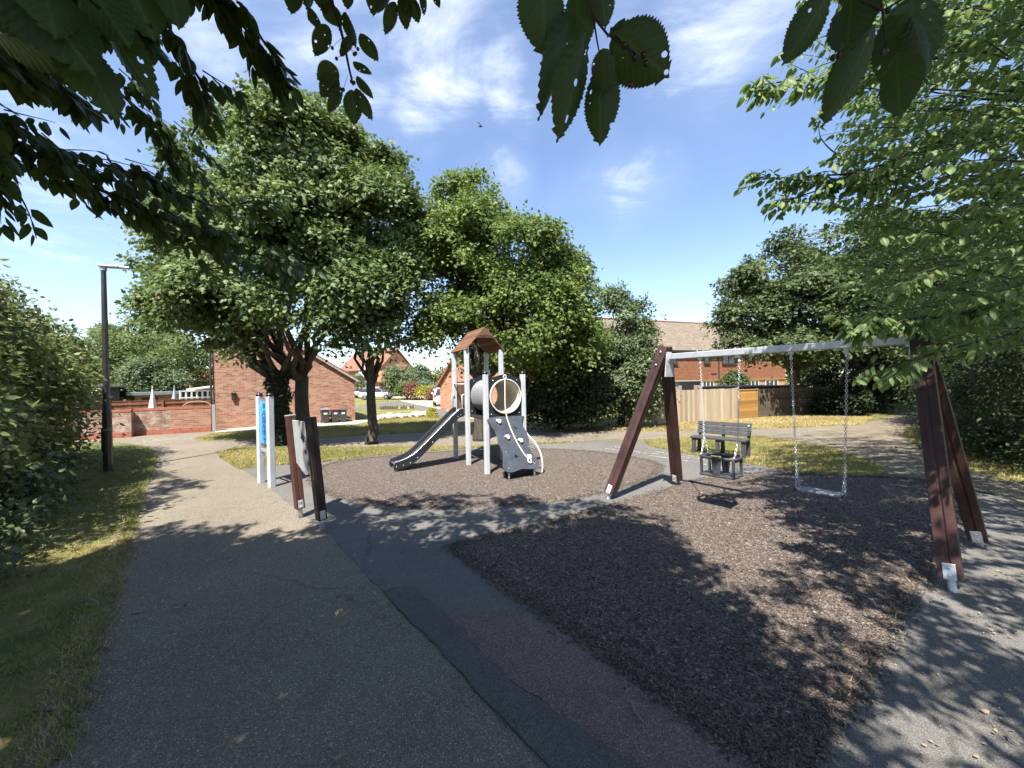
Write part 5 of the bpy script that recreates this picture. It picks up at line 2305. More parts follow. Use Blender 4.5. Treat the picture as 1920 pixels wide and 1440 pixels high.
# brick house to the right of the close ----------------------------------
fh = Fr(at(825.6, 769), at(905, 772))
hr = empty('brick_house', fh.A, fh.rz, 'brick house with a steep gable half hidden behind the slide tower', 'house')
_, he = fh.hit(825.6, 722)
hw_ = fh.L * 1.9
rr2 = he + hw_ / 2 * 1.15
b = MB()
b.prism([(0, 0), (hw_, 0), (hw_, he), (hw_ / 2, rr2), (0, he)], (0, 0, 0), (1, 0, 0), (0, 0, 1), -9)
b.build('wall', 'house_brick', hr)
for s, (xa, xb) in enumerate(((hw_ / 2, -.2), (hw_ / 2, hw_ + .2))):
    b = MB()
    zb_ = he - .2 * 1.15
    b.bar((xa, 4.45, rr2 + .09), (xb, 4.45, zb_ + .09), 9.3, .12, (0, 0, 1))
    b.build('roof', 'roof_tiles_red', hr)
# roofs glimpsed further off
f3 = Fr(flat(798, 52), flat(840, 52))
h3 = empty('far_house', f3.A, f3.rz, 'far house with salmon tiled roof just left of the steep brick gable', 'house')
_, z3 = f3.hit(818, 718)
_, z3r = f3.hit(818, 704, 3)
b = MB()
b.prism([(0, 0), (6, 0), (6, z3), (3, z3r - .1), (0, z3)], (0, 0, 0), (0, 1, 0), (0, 0, 1), f3.L)
b.build('wall', 'house_brick', h3)
b = MB()
b.prism([(-.3, z3 - .1), (3, z3r), (6.3, z3 - .1), (6.3, z3 + .05), (3, z3r + .15), (-.3, z3 + .05)], (-.2, 0, 0), (0, 1, 0), (0, 0, 1), f3.L + .4)
b.build('roof', 'roof_tiles_orange', h3)
f4 = Fr(flat(362, 34), flat(398, 35))
h4 = empty('far_house', f4.A, f4.rz, 'brick house glimpsed between the far left trees and the windowless gable', 'house')
_, z4 = f4.hit(380, 716)
_, z4r = f4.hit(380, 694, 3)
b = MB()
b.prism([(0, 0), (6, 0), (6, z4), (3, z4r - .1), (0, z4)], (0, 0, 0), (0, 1, 0), (0, 0, 1), f4.L + 1)
b.build('wall', 'house_brick', h4)
b = MB()
b.prism([(-.3, z4 - .1), (3, z4r), (6.3, z4 - .1), (6.3, z4 + .05), (3, z4r + .15), (-.3, z4 + .05)], (-.2, 0, 0), (0, 1, 0), (0, 0, 1), f4.L + 1.4)
b.build('roof', 'roof_tiles_orange', h4)

# ================================================================== WHEELIE BINS
def wheelie_bin(px, pyb, lid, label, k):
    P = at(px, pyb)
    H = hz(px, pyb, 766) * 1.0
    w = H * .50
    o = empty('wheelie_bin', P, fg.rz + R(random.uniform(-6, 6)), label, 'wheelie bin', 'wheelie bins')
    b = MB()
    lo, hi = (w * .40, w * .42), (w * .50, w * .56)
    vs = []
    for z, (a, c) in ((.07 * H, lo), (.86 * H, hi), (.90 * H, (hi[0] + .02, hi[1] + .02)), (.93 * H, (hi[0] + .02, hi[1] + .02))):
        vs += [(-a, -c, z), (a, -c, z), (a, c, z), (-a, c, z)]
    fs = [(0, 3, 2, 1)]
    for i in range(3):
        for q in range(4):
            r = (q + 1) % 4
            fs.append((i * 4 + q, i * 4 + r, i * 4 + 4 + r, i * 4 + 4 + q))
    fs.append((12, 13, 14, 15))
    b._add(vs, fs)
    b.build('body', 'bin_black', o, 0.015)
    b = MB()
    a, c = hi[0] + .03, hi[1] + .03
    b._add([(-a, -c, .93 * H), (a, -c, .93 * H), (a, c, .95 * H), (-a, c, .95 * H), (-a * .9, -c * .85, .99 * H), (a * .9, -c * .85, .99 * H), (a * .9, c * .9, H), (-a * .9, c * .9, H)],
           [(0, 3, 2, 1), (4, 5, 6, 7), (0, 1, 5, 4), (1, 2, 6, 5), (2, 3, 7, 6), (3, 0, 4, 7)])
    b.build('lid', lid, o, 0.01)
    b = MB()
    b.tube([(-a, c + .04, .95 * H), (a, c + .04, .95 * H)], .018, 8)
    b.build('handle', 'bin_black', o)
    for s in (-1, 1):
        b = MB()
        b.lathe([(.095 * H, -.025), (.095 * H, .025)], (s * w * .40, w * .40, .095 * H), 14, (1, 0, 0))
        b.build('wheel', 'tyre', o)
    b = MB()
    b.box((0, -w * .535, .70 * H), (w * .42, .006, H * .17), Matrix.Rotation(R(-7), 3, 'X'))
    lab = b.build('sticker', 'white_label', o)
    text_mesh('lettering', '13', H * .15, 'ink_black', lab, (0, -w * .545, .70 * H), (1, 0, 0), (0, 0, 1), .002)
    return o


wheelie_bin(609.5, 793.5, 'bin_lid_grey', 'black wheelie bin with a grey lid, leftmost of the three by the gable', 0)
wheelie_bin(628.5, 792.3, 'bin_lid_red', 'black wheelie bin with a red lid, between the other two by the gable', 1)
wheelie_bin(643.5, 791.3, 'bin_black', 'black wheelie bin with a black lid, nearest to the gable corner', 2)


# ================================================================== CARS
def car(loc, rz, paint, label, L=4.2, Hh=1.48, Wd=1.76, group='parked cars'):
    o = empty('parked_car', loc, rz, label, 'car', group)
    hwid = Wd / 2
    # stations along the length: x, sill, belt, half width at belt
    st = [(-L * .5, .42, .62, .80), (-L * .485, .30, .86, .90), (-L * .40, .24, .93, .97), (-L * .25, .20, .95, 1.0), (0, .19, .93, 1.0), (L * .18, .20, .92, 1.0), (L * .25, .21, .90, .99),
          (L * .36, .23, .84, .96), (L * .455, .27, .74, .90), (L * .49, .34, .66, .80), (L * .5, .42, .56, .72)]
    b = MB()
    vs, fs = [], []
    for x, s0, bl, k in st:
        w = hwid * k
        prof = [(-w * .86, s0), (-w * .97, s0 + .12), (-w, (s0 + bl) / 2), (-w * .97, bl - .06), (-w * .90, bl), (w * .90, bl), (w * .97, bl - .06), (w, (s0 + bl) / 2), (w * .97, s0 + .12), (w * .86, s0)]
        vs += [(x, y, z) for y, z in prof]
    n = 10
    for i in range(len(st) - 1):
        for k in range(n):
            k2 = (k + 1) % n
            fs.append((i * n + k, (i + 1) * n + k, (i + 1) * n + k2, i * n + k2))
    fs += [tuple(range(n)), tuple((len(st) - 1) * n + k for k in range(n))[::-1]]
    b._add(vs, fs)
    body = b.build('body', paint, o, smooth=False)
    sd_ = body.modifiers.new('smooth', 'SUBSURF')
    sd_.levels = sd_.render_levels = 1
    body.data.polygons.foreach_set('use_smooth', [True] * len(body.data.polygons))
    # glasshouse and roof
    g = [(-L * .47, .93, .80), (-L * .36, Hh - .10, .66), (-L * .25, Hh - .01, .64), (-L * .02, Hh, .64), (L * .08, Hh - .04, .63), (L * .27, .90, .80)]
    b = MB()
    vs, fs = [], []
    for x, z, k in g:
        vs += [(x, -hwid * .90 if z < 1 else -hwid * k * 1.05, .90 if z < 1 else z - .03), (x, -hwid * k * .92, z), (x, hwid * k * .92, z), (x, hwid * .90 if z < 1 else hwid * k * 1.05, .90 if z < 1 else z - .03)]
    for i in range(len(g) - 1):
        for k in range(3):
            fs.append((i * 4 + k, i * 4 + 4 + k, i * 4 + 5 + k, i * 4 + 1 + k))
    b._add(vs, fs)
    b.build('roof', paint, o, smooth=True)
    for s in (-1, 1):
        b = MB()
        P = [(-L * .40, .95), (-L * .345, Hh - .13), (-L * .02, Hh - .06), (L * .07, Hh - .10), (L * .235, .95)]
        vs = [(x, s * hwid * (.905 if z < 1 else .70), z) for x, z in P]
        vs2 = [(x, s * hwid * (.86 if z < 1 else .62), z) for x, z in P]
        m_ = len(P)
        b._add(vs + vs2, [tuple(range(m_)), tuple(range(m_, 2 * m_))[::-1]] + [(i, (i + 1) % m_, m_ + (i + 1) % m_, m_ + i) for i in range(m_)])
        b.build('side_window', 'glass_dark', o)
        b = MB()
        b.box((-L * .09, s * hwid * .80, 1.16), (.07, .12, .50), Matrix.Rotation(R(-s * 24), 3, 'X'))
        b.build('pillar', paint, o)
        b = MB()
        b.box((L * .20, s * (hwid + .08), 1.0), (.10, .17, .12))
        b.build('mirror', paint, o, 0.03)
        b = MB()
        b.box((L * .462, s * hwid * .66, .68), (.16, .34, .13))
        b.build('headlight', 'light_lens', o, 0.03)
        b = MB()
        b.box((-L * .480, s * hwid * .78, .82), (.10, .20, .20))
        b.build('tail_light', 'light_red', o, 0.02)
        for x in (-L * .30, L * .31):
            b = MB()
            b.lathe([(.16, -.10), (.29, -.10), (.315, -.06), (.315, .06), (.29, .10), (.20, .10)], (x, s * hwid * .87, .315), 22, (0, s, 0))
            w_ = b.build('wheel', 'tyre', o, smooth=False)
            b = MB()
            b.lathe([(.20, .085), (.205, .105), (.17, .095), (.05, .12), (.03, .125)], (x, s * hwid * .87, .315), 16, (0, s, 0))
            b.build('rim', 'rim', w_)
    b = MB()
    b._add([(L * .285, -hwid * .76, .905), (L * .285, hwid * .76, .905), (L * .085, hwid * .60, Hh - .025), (L * .085, -hwid * .60, Hh - .025)], [(0, 1, 2, 3)])
    ws = b.build('windscreen', 'glass_dark', o)
    so_ = ws.modifiers.new('glass', 'SOLIDIFY')
    so_.thickness = .03
    b = MB()
    b._add([(-L * .478, -hwid * .74, .95), (-L * .478, hwid * .74, .95), (-L * .365, hwid * .60, Hh - .10), (-L * .365, -hwid * .60, Hh - .10)], [(0, 3, 2, 1)])
    rw = b.build('rear_window', 'glass_dark', o)
    so_ = rw.modifiers.new('glass', 'SOLIDIFY')
    so_.thickness = .03
    b = MB()
    b.box((L * .497, 0, .40), (.05, Wd * .62, .16))
    b.build('grille', 'dark_trim', o, 0.02)
    b = MB()
    b.box((L * .512, 0, .50), (.02, .50, .11))
    b.build('number_plate', 'white_label', o)
    return o


def flatg(px, py):
    return at(px, py)


car(at(707, 749), R(4), 'car_white', 'white hatchback parked side-on beyond the far lawn, partly behind the dark maple trunk')
car(at(683, 745.5), R(8), 'car_silver', 'silver car parked behind the white hatchback beside the gable corner')
car(at(742, 742.5), R(-52), 'car_navy', 'dark navy car parked facing the close in front of the large bush')
cc = at(833, 760)
car(cc, R(100), 'car_white', 'white car half hidden behind the brick house right of the close', L=4.0)

# ================================================================== ROCKERY AND EDGING
def rock(P, r, k):
    b = MB()
    n, m_ = 9, 6
    b.ball((0, 0, 0), r, 1.3, .9, .75, n, m_)
    rs = random.Random(k)
    b.v = [(v[0] * rs.uniform(.75, 1.2), v[1] * rs.uniform(.75, 1.2), v[2] * rs.uniform(.8, 1.15)) for v in b.v]
    o = b.build('rock', 'stone')
    o.location = P + UP * r * .35
    o.rotation_euler = (rs.uniform(-.3, .3), rs.uniform(-.3, .3), rs.uniform(0, 6))
    return o


rocks = [rock(Vector((0, 0, 0)), .17, k) for k in range(4)]
rl = 'rough sandy stone in the low rockery row beyond the tree shade'
i = 0
for px in np.linspace(709, 806, 17):
    for row_ in (0, 1):
        if row_ and random.random() < .45:
            continue
        py = 786.5 - (px - 705) * .075 - row_ * 3.2 + random.uniform(-.6, .6)
        P = at(px + row_ * 2, py)
        sc = random.uniform(.65, 1.35)
        o = rocks[i] if i < 4 else rocks[i % 4].copy()
        if i >= 4:
            COL.objects.link(o)
        o.location = P + UP * .06 * sc
        o.scale = (sc, sc, sc * random.uniform(.7, 1.1))
        o.rotation_euler = (random.uniform(-.3, .3), random.uniform(-.3, .3), random.uniform(0, 6))
        tag(o, rl, 'rock', 'rockery stones')
        i += 1
first = None
for k, px in enumerate(np.linspace(714, 774, 15)):
    if k in (8, 12):
        continue
    P = at(px, 768.2 - (px - 714) * .03)
    if first is None:
        b = MB()
        b.lathe([(.07, 0), (.07, .20), (.06, .23)], (0, 0, 0), 9)
        first = b.build('edging_log', 'fence_dark')
        o = first
    else:
        o = first.copy()
        COL.objects.link(o)
    o.location = P
    o.scale = (1, 1, random.uniform(.8, 1.3))
    tag(o, 'short dark edging log in the row across the far yellow lawn', 'edging log', 'edging logs')

# ================================================================== TREES
random.seed(21)
# big maple in front
t1 = [lobe(430, 390, 11.2, 165, 140, 1.9), lobe(560, 320, 11.3, 160, 135, 1.9), lobe(345, 455, 11.0, 100, 115, 1.5), lobe(575, 430, 10.9, 165, 120, 1.8), lobe(322, 565, 10.9, 68, 60, 1.0),
      lobe(470, 540, 10.7, 165, 95, 1.7), lobe(555, 246, 11.5, 86, 56, 1.2), lobe(440, 268, 11.4, 84, 60, 1.2), lobe(640, 300, 11.3, 85, 85, 1.3), lobe(580, 572, 10.4, 110, 62, 1.4), lobe(430, 600, 11.0, 110, 42, 1.3),
      lobe(275, 560, 10.9, 34, 28, .5), lobe(335, 300, 11.3, 58, 58, .9), lobe(500, 668, 10.8, 95, 36, 1.1), lobe(600, 662, 10.6, 75, 36, 1.0), lobe(440, 676, 11.2, 60, 32, .8), lobe(360, 640, 11.2, 70, 40, .9)]
tree('maple_tree', 'largest dark green maple with a smooth bare trunk left of the slide', 'tree', at(568, 826), t1, 'maple_leaf', MAPLE, 2500, 40, 0.125, .23, 2.1, 'bark_smooth', 'maples by the path', spread=.22, limbs=11, twigs=120, sub=.95, shrink=.5)
# ivy-clad neighbour
t0 = [lobe(400, 590, 12.0, 105, 48, 1.3), lobe(350, 555, 12.2, 76, 66, 1.2), lobe(470, 610, 11.7, 90, 42, 1.2), lobe(560, 618, 11.4, 80, 36, 1.1), lobe(325, 500, 12.4, 56, 62, 1.0), lobe(420, 678, 12.2, 60, 26, .8)]
ivy_base = at(524, 834)
ivyt = tree('maple_tree', 'maple with a rough ivy clad trunk just left of the smooth maple trunk', 'tree', ivy_base, t0, 'maple_leaf', MAPLE, 700, 40, 0.125, .26, 2.2, 'bark', 'maples by the path', spread=.22, limbs=6, twigs=40, flare=1.5, sub=.7, shrink=.3)
bag = Leaves()
n = 1900
zq = RNG.uniform(0.0, 2.3, n)
an = RNG.uniform(0, 2 * PI, n)
rq = .26 + np.abs(RNG.normal(0, .045, n)) + .10 * np.exp(-zq * 2.2) + .05 * np.sin(zq * 9 + an)
P = np.stack([ivy_base.x + rq * np.cos(an), ivy_base.y + rq * np.sin(an), zq], 1)
nr = np.stack([np.cos(an), np.sin(an), RNG.normal(.2, .3, n)], 1) + RNG.normal(size=(n, 3)) * .3
tip = np.stack([RNG.normal(0, .5, n), RNG.normal(0, .5, n), -np.ones(n)], 1)
bag.add(MAPLE, P, tip, nr, RNG.uniform(.06, .12, n), RNG.random(n) * .4)
bag.build('ivy', 'dark_leaf', ivyt)
# second maple
t2 = [lobe(705, 400, 11.6, 76, 112, 1.4), lobe(690, 545, 11.2, 98, 85, 1.5), lobe(742, 500, 11.6, 52, 100, 1.0), lobe(640, 470, 11.2, 70, 100, 1.2), lobe(745, 620, 11.4, 62, 42, 1.0), lobe(640, 622, 11.0, 64, 38, 1.0), lobe(715, 312, 11.9, 48, 44, .8), lobe(690, 650, 11.3, 60, 26, .9)]
tree('maple_tree', 'mid-sized maple with a straight dark trunk nearest to the foot of the slide', 'tree', at(698, 832), t2, 'maple_leaf', MAPLE, 1300, 40, 0.125, .145, 1.95, 'bark', 'maples by the path', spread=.22, limbs=9, twigs=70, sub=.8, shrink=.3)
# bright tree behind the slide
t3 = [lobe(885, 400, 13.0, 66, 66, 1.1), lobe(930, 470, 12.7, 112, 88, 1.7), lobe(1000, 540, 12.7, 88, 98, 1.5), lobe(850, 520, 12.5, 68, 98, 1.2), lobe(955, 615, 12.3, 120, 78, 1.6), lobe(1060, 555, 13.0, 42, 84, 1.0), lobe(845, 630, 12.3, 64, 42, 1.0),
      lobe(905, 348, 13.0, 30, 26, .5), lobe(1040, 650, 12.7, 70, 62, 1.2), lobe(870, 372, 13, 40, 30, .6)]
tree('lime_tree', 'bright yellow green tree rising behind the slide tower', 'tree', at(901, 826), t3, 'lime_leaf', MAPLE, 2500, 40, 0.115, .19, 2.0, 'bark', spread=.22, limbs=10, twigs=90, sub=.66)
# lighter tree right of it
t4 = [lobe(1160, 600, 15.3, 48, 56), lobe(1172, 700, 14.8, 56, 70), lobe(1128, 690, 14.9, 40, 74), lobe(1205, 745, 14.6, 34, 40), lobe(1140, 560, 15.3, 26, 20)]
tree('shrubby_tree', 'loose grey green shrubby tree at the left end of the pale fence', 'tree', at(1165, 797), t4, 'shrub_leaf', OVATE, 1050, 42, 0.12, .14, 1.0, 'bark', spread=.2, limbs=8, twigs=60, sub=.45)
# dark thicket between
t5 = [lobe(1050, 735, 13.9, 68, 58), lobe(1000, 700, 14.2, 36, 66), lobe(1100, 745, 14.2, 44, 48), lobe(1010, 770, 13.8, 38, 28), lobe(1075, 670, 14.3, 46, 56)]
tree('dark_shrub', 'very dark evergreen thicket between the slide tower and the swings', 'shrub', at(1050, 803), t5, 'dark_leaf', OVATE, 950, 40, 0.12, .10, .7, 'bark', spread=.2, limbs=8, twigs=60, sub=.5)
# sycamore on the right
t6 = [lobe(1565, 455, 18.5, 98, 50), lobe(1470, 520, 18.3, 84, 52), lobe(1425, 595, 18.0, 66, 42), lobe(1545, 570, 17.8, 130, 72), lobe(1650, 500, 18.6, 100, 90), lobe(1500, 645, 17.4, 105, 30), lobe(1400, 640, 17.6, 44, 22), lobe(1640, 620, 18.4, 105, 60)]
tree('sycamore_tree', 'broad layered sycamore standing right of the orange fence panel', 'tree', at(1490, 776), t6, 'holly_leaf', MAPLE, 2100, 42, 0.15, .25, 2.2, 'bark_smooth', spread=.3, flat=.4, limbs=10, twigs=90, sub=.85)
# trees closing the right path, deep shade put into the leaf colour
t7 = [lobe(1600, 690, 21.5, 55, 65), lobe(1680, 640, 23, 85, 85), lobe(1750, 600, 21, 85, 105), lobe(1730, 700, 24.5, 72, 72), lobe(1650, 710, 25.5, 58, 62), lobe(1590, 745, 20.5, 30, 32), lobe(1700, 770, 26, 60, 36)]
tree('dark_tree', 'trees closing the end of the path on the right, coloured as deep shade', 'tree', at(1580, 768), t7, 'dark_leaf', OVATE, 1600, 40, 0.16, .16, 1.6, 'bark', spread=.34, limbs=9, twigs=60, sub=.9)
t8 = [lobe(1820, 600, 15.5, 110, 120), lobe(1940, 560, 13.5, 120, 160), lobe(1780, 520, 17, 90, 110), lobe(2050, 560, 12, 120, 180)]
tree('dark_tree', 'tall dark tree rising behind the hedge right of the swings', 'tree', flat(1880, 14.5), t8, 'holly_leaf', OVATE, 1300, 40, 0.14, .2, 2.2, 'bark', spread=.3, limbs=8, twigs=40, sub=.75)


def hedge(name, label, cat, path, h, w, m, n, per, size, T=OVATE, spread=.2, stems=12, sub=.42):
    root = world_root(name, path[0], label, cat)
    lob = []
    for i in range(len(path) - 1):
        a, b_ = path[i], path[i + 1]
        L = (b_ - a).length
        k = max(1, int(L / (w * .75)))
        for q in range(k):
            c = a.lerp(b_, (q + .5) / k)
            hh_ = h(c) if callable(h) else h
            hh_ *= random.uniform(.9, 1.1)
            lob.append((c.x + random.gauss(0, .1), c.y + random.gauss(0, .1), hh_ * .46, w * random.uniform(.85, 1.15), w * random.uniform(.85, 1.15), hh_ * .54))
            lob.append((c.x + random.gauss(0, .25), c.y + random.gauss(0, .25), hh_ * .80, w * random.uniform(.5, .8), w * random.uniform(.5, .8), hh_ * random.uniform(.2, .30)))
    bag = Leaves()
    leafy(bag, T, lob, n, per, size, spread=spread, flat=.6, sub=sub)
    bag.build('foliage', m, root)
    mb = MB()
    for q in range(stems):
        L = random.choice(lob)
        a = Vector((L[0] + random.gauss(0, .3), L[1] + random.gauss(0, .3), 0))
        limb(mb, a, Vector((L[0] + random.gauss(0, .5), L[1] + random.gauss(0, .5), L[2] + L[5] * random.uniform(.3, 1.05))), .03, .006, n=4, sides=5)
    mb.build('stems', 'twig_bark', root)
    return root


# right hedge along the path
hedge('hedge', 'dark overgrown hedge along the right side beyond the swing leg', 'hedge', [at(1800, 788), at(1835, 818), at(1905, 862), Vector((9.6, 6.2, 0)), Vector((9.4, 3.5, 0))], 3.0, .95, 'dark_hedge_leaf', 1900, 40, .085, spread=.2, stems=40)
# bare brown twiggy patch in it
tb = pt(1890, 690, 8.3)
root = world_root('bramble', Vector((tb.x, tb.y, 0)), 'bare brown twiggy bramble sticking out of the dark right hedge', 'bramble')
mb = MB()
for k in range(60):
    a = tb + Vector((random.gauss(0, .35), random.gauss(.1, .2), random.gauss(-.1, .35)))
    d = Vector((random.gauss(-.6, .6), random.gauss(-.5, .4), random.gauss(.1, .5))).normalized() * random.uniform(.2, .6)
    limb(mb, a, a + d, .007, .002, n=3, sides=4)
a = Vector((tb.x + .1, tb.y + .3, 0))
for k in range(6):
    limb(mb, a + Vector((random.gauss(0, .1), random.gauss(0, .1), 0)), tb + Vector((random.gauss(0, .3), .1, random.gauss(0, .3))), .014, .006, n=4, sides=5)
mb.build('twigs', 'twig_wood', root)
bag = Leaves()
n = 700
c = np.array(tb)
P = c + RNG.normal(size=(n, 3)) * np.array([.4, .25, .38])
bag.add(OVATE, P, unit(n) + np.array([0, 0, -.6]), unit(n), RNG.uniform(.03, .07, n), RNG.random(n))
bag.build('dead_leaves', 'litter_leaf', root)

# left hedge of large pale leaves
def lh(c):
    return 3.55 + .14 * (c.y - 6)


hedge('hedge', 'tall sunlit leafy hedge filling the left edge beside the lamp post', 'hedge', [Vector((-6.6, 3.1, 0)), Vector((-8.5, 5.0, 0)), Vector((-10.7, 7.4, 0)), Vector((-12.7, 9.5, 0))], lh, 1.3, 'hedge_leaf', 2300, 42, .105, spread=.24, stems=40)
bag = Leaves()
# low growth at the hedge foot
lob = []
for k in range(14):
    u = k / 13
    c = Vector((-4.75, 3.0, 0)).lerp(Vector((-8.6, 7.4, 0)), u)
    lob.append((c.x - .25 + random.gauss(0, .15), c.y + random.gauss(0, .15), .18, .38, .38, random.uniform(.28, .55)))
root = world_root('ground_plants', Vector((-6.5, 5, 0)), 'low leafy plants growing along the foot of the left hedge', 'plants')
leafy(bag, OVATE, lob, 420, 26, .075, spread=.11, sub=.2)
bag.build('foliage', 'shrub_leaf', root)
mb = MB()
for k in range(20):
    L = random.choice(lob)
    limb(mb, (L[0], L[1], 0), (L[0] + random.gauss(0, .1), L[1] + random.gauss(0, .1), .4), .006, .002, n=3, sides=4)
mb.build('stems', 'twig_bark', root)

# trees far left behind the gardens
for (lb_, base_px, lobs, m_, size) in (
        ('pale green tree behind the gardens, just right of the left hedge', (165, 30), [lobe(160, 655, 30, 62, 48), lobe(130, 690, 29, 50, 40), lobe(205, 670, 30, 40, 50)], 'far_leaf', .20),
        ('darker round tree behind the gardens, rising over its paler neighbours', (250, 36), [lobe(255, 640, 36, 62, 44), lobe(300, 640, 36, 40, 34)], 'maple_leaf', .24),
        ('wide pale tree behind the gardens, touching the big maple crown', (345, 31), [lobe(345, 660, 31, 62, 46), lobe(290, 675, 31, 50, 45), lobe(240, 690, 31, 45, 42), lobe(365, 700, 31, 35, 28)], 'far_leaf', .20),
        ('low bright elder bush behind the closed parasol', (275, 27.5), [lobe(280, 706, 27.5, 46, 26), lobe(245, 722, 26.5, 28, 18), lobe(320, 715, 28, 30, 16)], 'shrub_leaf', .17)):
    tree('garden_tree', lb_, 'tree', flat(*base_px), lobs, m_, OVATE, 520, 34, size, .18, 1.4, 'bark', 'trees behind the gardens', spread=.36, limbs=5, twigs=20, sub=.9)
# planting across the close
for lb_, nm, px, Y, lobs, m_, size, n in (
        ('large pale green bush beside the far garage', 'garden_bush', 762, 47, [lobe(762, 705, 47, 42, 24), lobe(740, 716, 47, 22, 16), lobe(790, 716, 47, 24, 16)], 'shrub_leaf', .26, 420),
        ('rounded mid green shrub right of the navy car', 'garden_bush', 764, 44, [lobe(764, 727, 44, 15, 12)], 'far_leaf', .2, 120),
        ('rusty red shrub in the far planting', 'garden_bush', 777, 43.5, [lobe(777, 727, 43.5, 10, 13)], 'red_leaf', .2, 120),
        ('grey blue rounded shrub in the far planting', 'garden_bush', 802, 44, [lobe(801, 723, 44, 17, 13), lobe(812, 728, 44, 10, 10)], 'blue_leaf', .2, 160),
        ('small bright yellow shrub in the far planting', 'garden_bush', 796, 42.5, [lobe(796, 731, 42.5, 8, 8)], 'yellow_leaf', .17, 90),
        ('low brownish shrub next to the half hidden white car', 'garden_bush', 812, 42, [lobe(812, 733, 42, 13, 8)], 'red_leaf', .18, 90),
        ('small yellow plant at the right end of the rockery', 'garden_bush', 808, 20.2, [lobe(808, 772, 20.2, 4.5, 5)], 'yellow_leaf', .08, 40),
        ('pale shrub in front of the far house windows', 'garden_bush', 672, 52, [lobe(672, 713, 52, 9, 9)], 'shrub_leaf', .2, 70),
        ('dark shrub growing against the row house wall', 'garden_bush', 1372, 28, [lobe(1372, 712, 28, 18, 11)], 'holly_leaf', .17, 140),
        ('added dark bush standing for tree shade beside the right path', 'garden_bush', 1590, 17.2, [lobe(1588, 748, 17.2, 30, 32), lobe(1556, 755, 17.4, 22, 22), lobe(1625, 745, 18.5, 30, 36)], 'dark_leaf', .12, 420)):  # last bush added dark to stand for tree shade on the fence
    tree(nm, lb_, 'bush', flat(px, Y), lobs, m_, OVATE, n, 26, size, .06, .3, 'bark', 'garden bushes' if Y > 40 else None, spread=.3 if Y > 25 else .12, limbs=3, twigs=8, sub=.55 if Y > 25 else .2)
# tree line far behind everything
def belt(px0, px1, Y, ptop, label, m_='far_leaf'):
    lobs = []
    for px in np.linspace(px0, px1, int(abs(px1 - px0) / 45) + 2):
        tp = ptop + random.uniform(-8, 8)
        lobs.append(lobe(px, (tp + 735) / 2, Y + random.uniform(-3, 3), 36, (735 - tp) / 2))
    root = world_root('trees', flat((px0 + px1) / 2, Y), label, 'trees')
    root['kind'] = 'stuff'
    bag = Leaves()
    leafy(bag, OVATE, lobs, 60 * len(lobs), 22, Y * .008, spread=.6, sub=1.3)
    bag.build('foliage', m_, root, 'stuff')


belt(-500, 120, 44, 640, 'far wood behind the left hedge')
belt(840, 1130, 48, 690, 'distant trees seen below the bright tree crown')
belt(1480, 2300, 40, 640, 'distant wood behind the trees on the right')

# ================================================================== CHERRY TREES OVERHEAD
def cherry_spray(bag, mb, start, d, L, k, size, hang=.75, T=CHERRY, rtwig=.006, rn=(0.2, .8), droop=.25):
    """A shoot with leaves hanging off both sides."""
    d = Vector(d).normalized()
    pts = []
    p = Vector(start)
    n = 6
    for i in range(n + 1):
        pts.append(p.copy())
        d = (d + Vector((0, 0, -droop / n)) + Vector((random.gauss(0, .05), random.gauss(0, .05), random.gauss(0, .04)))).normalized()
        p = p + d * (L / n)
    if mb is not None:
        mb.tube(pts, [rtwig * (1 - .75 * i / n) for i in range(n + 1)], 5)
    P, Tp, N, S, Rn = [], [], [], [], []
    for j in range(k):
        u = (j + random.random()) / k
        q = u * n
        i = min(n - 1, int(q))
        c = pts[i].lerp(pts[i + 1], q - i)
        dd = (pts[i + 1] - pts[i]).normalized()
        side = dd.cross(Vector((0, 0, 1)))
        if side.length < .1:
            side = Vector((1, 0, 0))
        side.normalize()
        s = 1 if j % 2 else -1
        tip = dd * random.uniform(.15, .8) + side * s * random.uniform(.3, 1.0) + Vector((0, 0, -hang * random.uniform(.3, 1.3)))
        nr = Vector((0, 0, 1)) + side * s * random.uniform(.1, .9) + Vector((random.gauss(0, .55), random.gauss(0, .55), 0))
        P.append(c + tip.normalized() * .018)
        Tp.append(tip)
        N.append(nr)
        S.append(size * random.uniform(.65, 1.2))
        Rn.append(random.uniform(*rn))
    bag.add(T, P, Tp, N, S, Rn)
    return pts


def in_view(P, margin=40):
    q = proj(P)
    return q is not None and -margin < q[0] < 1920 + margin and -margin < q[1] < 1440


def shade_spray(bag, mb, poly, count, k, size, extra=(0.2, 2.2), keep=None, hmin=3.0, L=.6):
    """Sprays of the overhead crown, placed high enough above the ground they shade."""
    xs, ys = [p.x for p in poly], [p.y for p in poly]
    done = tries = 0
    while done < count and tries < count * 60:
        tries += 1
        x, y = random.uniform(min(xs), max(xs)), random.uniform(min(ys), max(ys))
        if not inside(poly, x, y):
            continue
        h = max(hmin, (1.04 * y + 1.85) / 1.55) + random.uniform(*extra)
        c = Vector((x, y, 0)) - SH * (SUNK * h) + UP * h
        if in_view(c, 140):
            continue
        if keep and not keep(x, y):
            continue
        a = random.uniform(0, 2 * PI)
        d = Vector((math.cos(a), math.sin(a), -.05))
        e = c + d * L * .5
        if in_view(e, 60) or in_view(c - d * L * .5, 60):
            continue
        cherry_spray(bag, mb, c - d * L * .5, d, L, k, size, .35, CHERRY6, .007, droop=.1)
        done += 1
    return done


CHERRY6 = OVATE
random.seed(33)
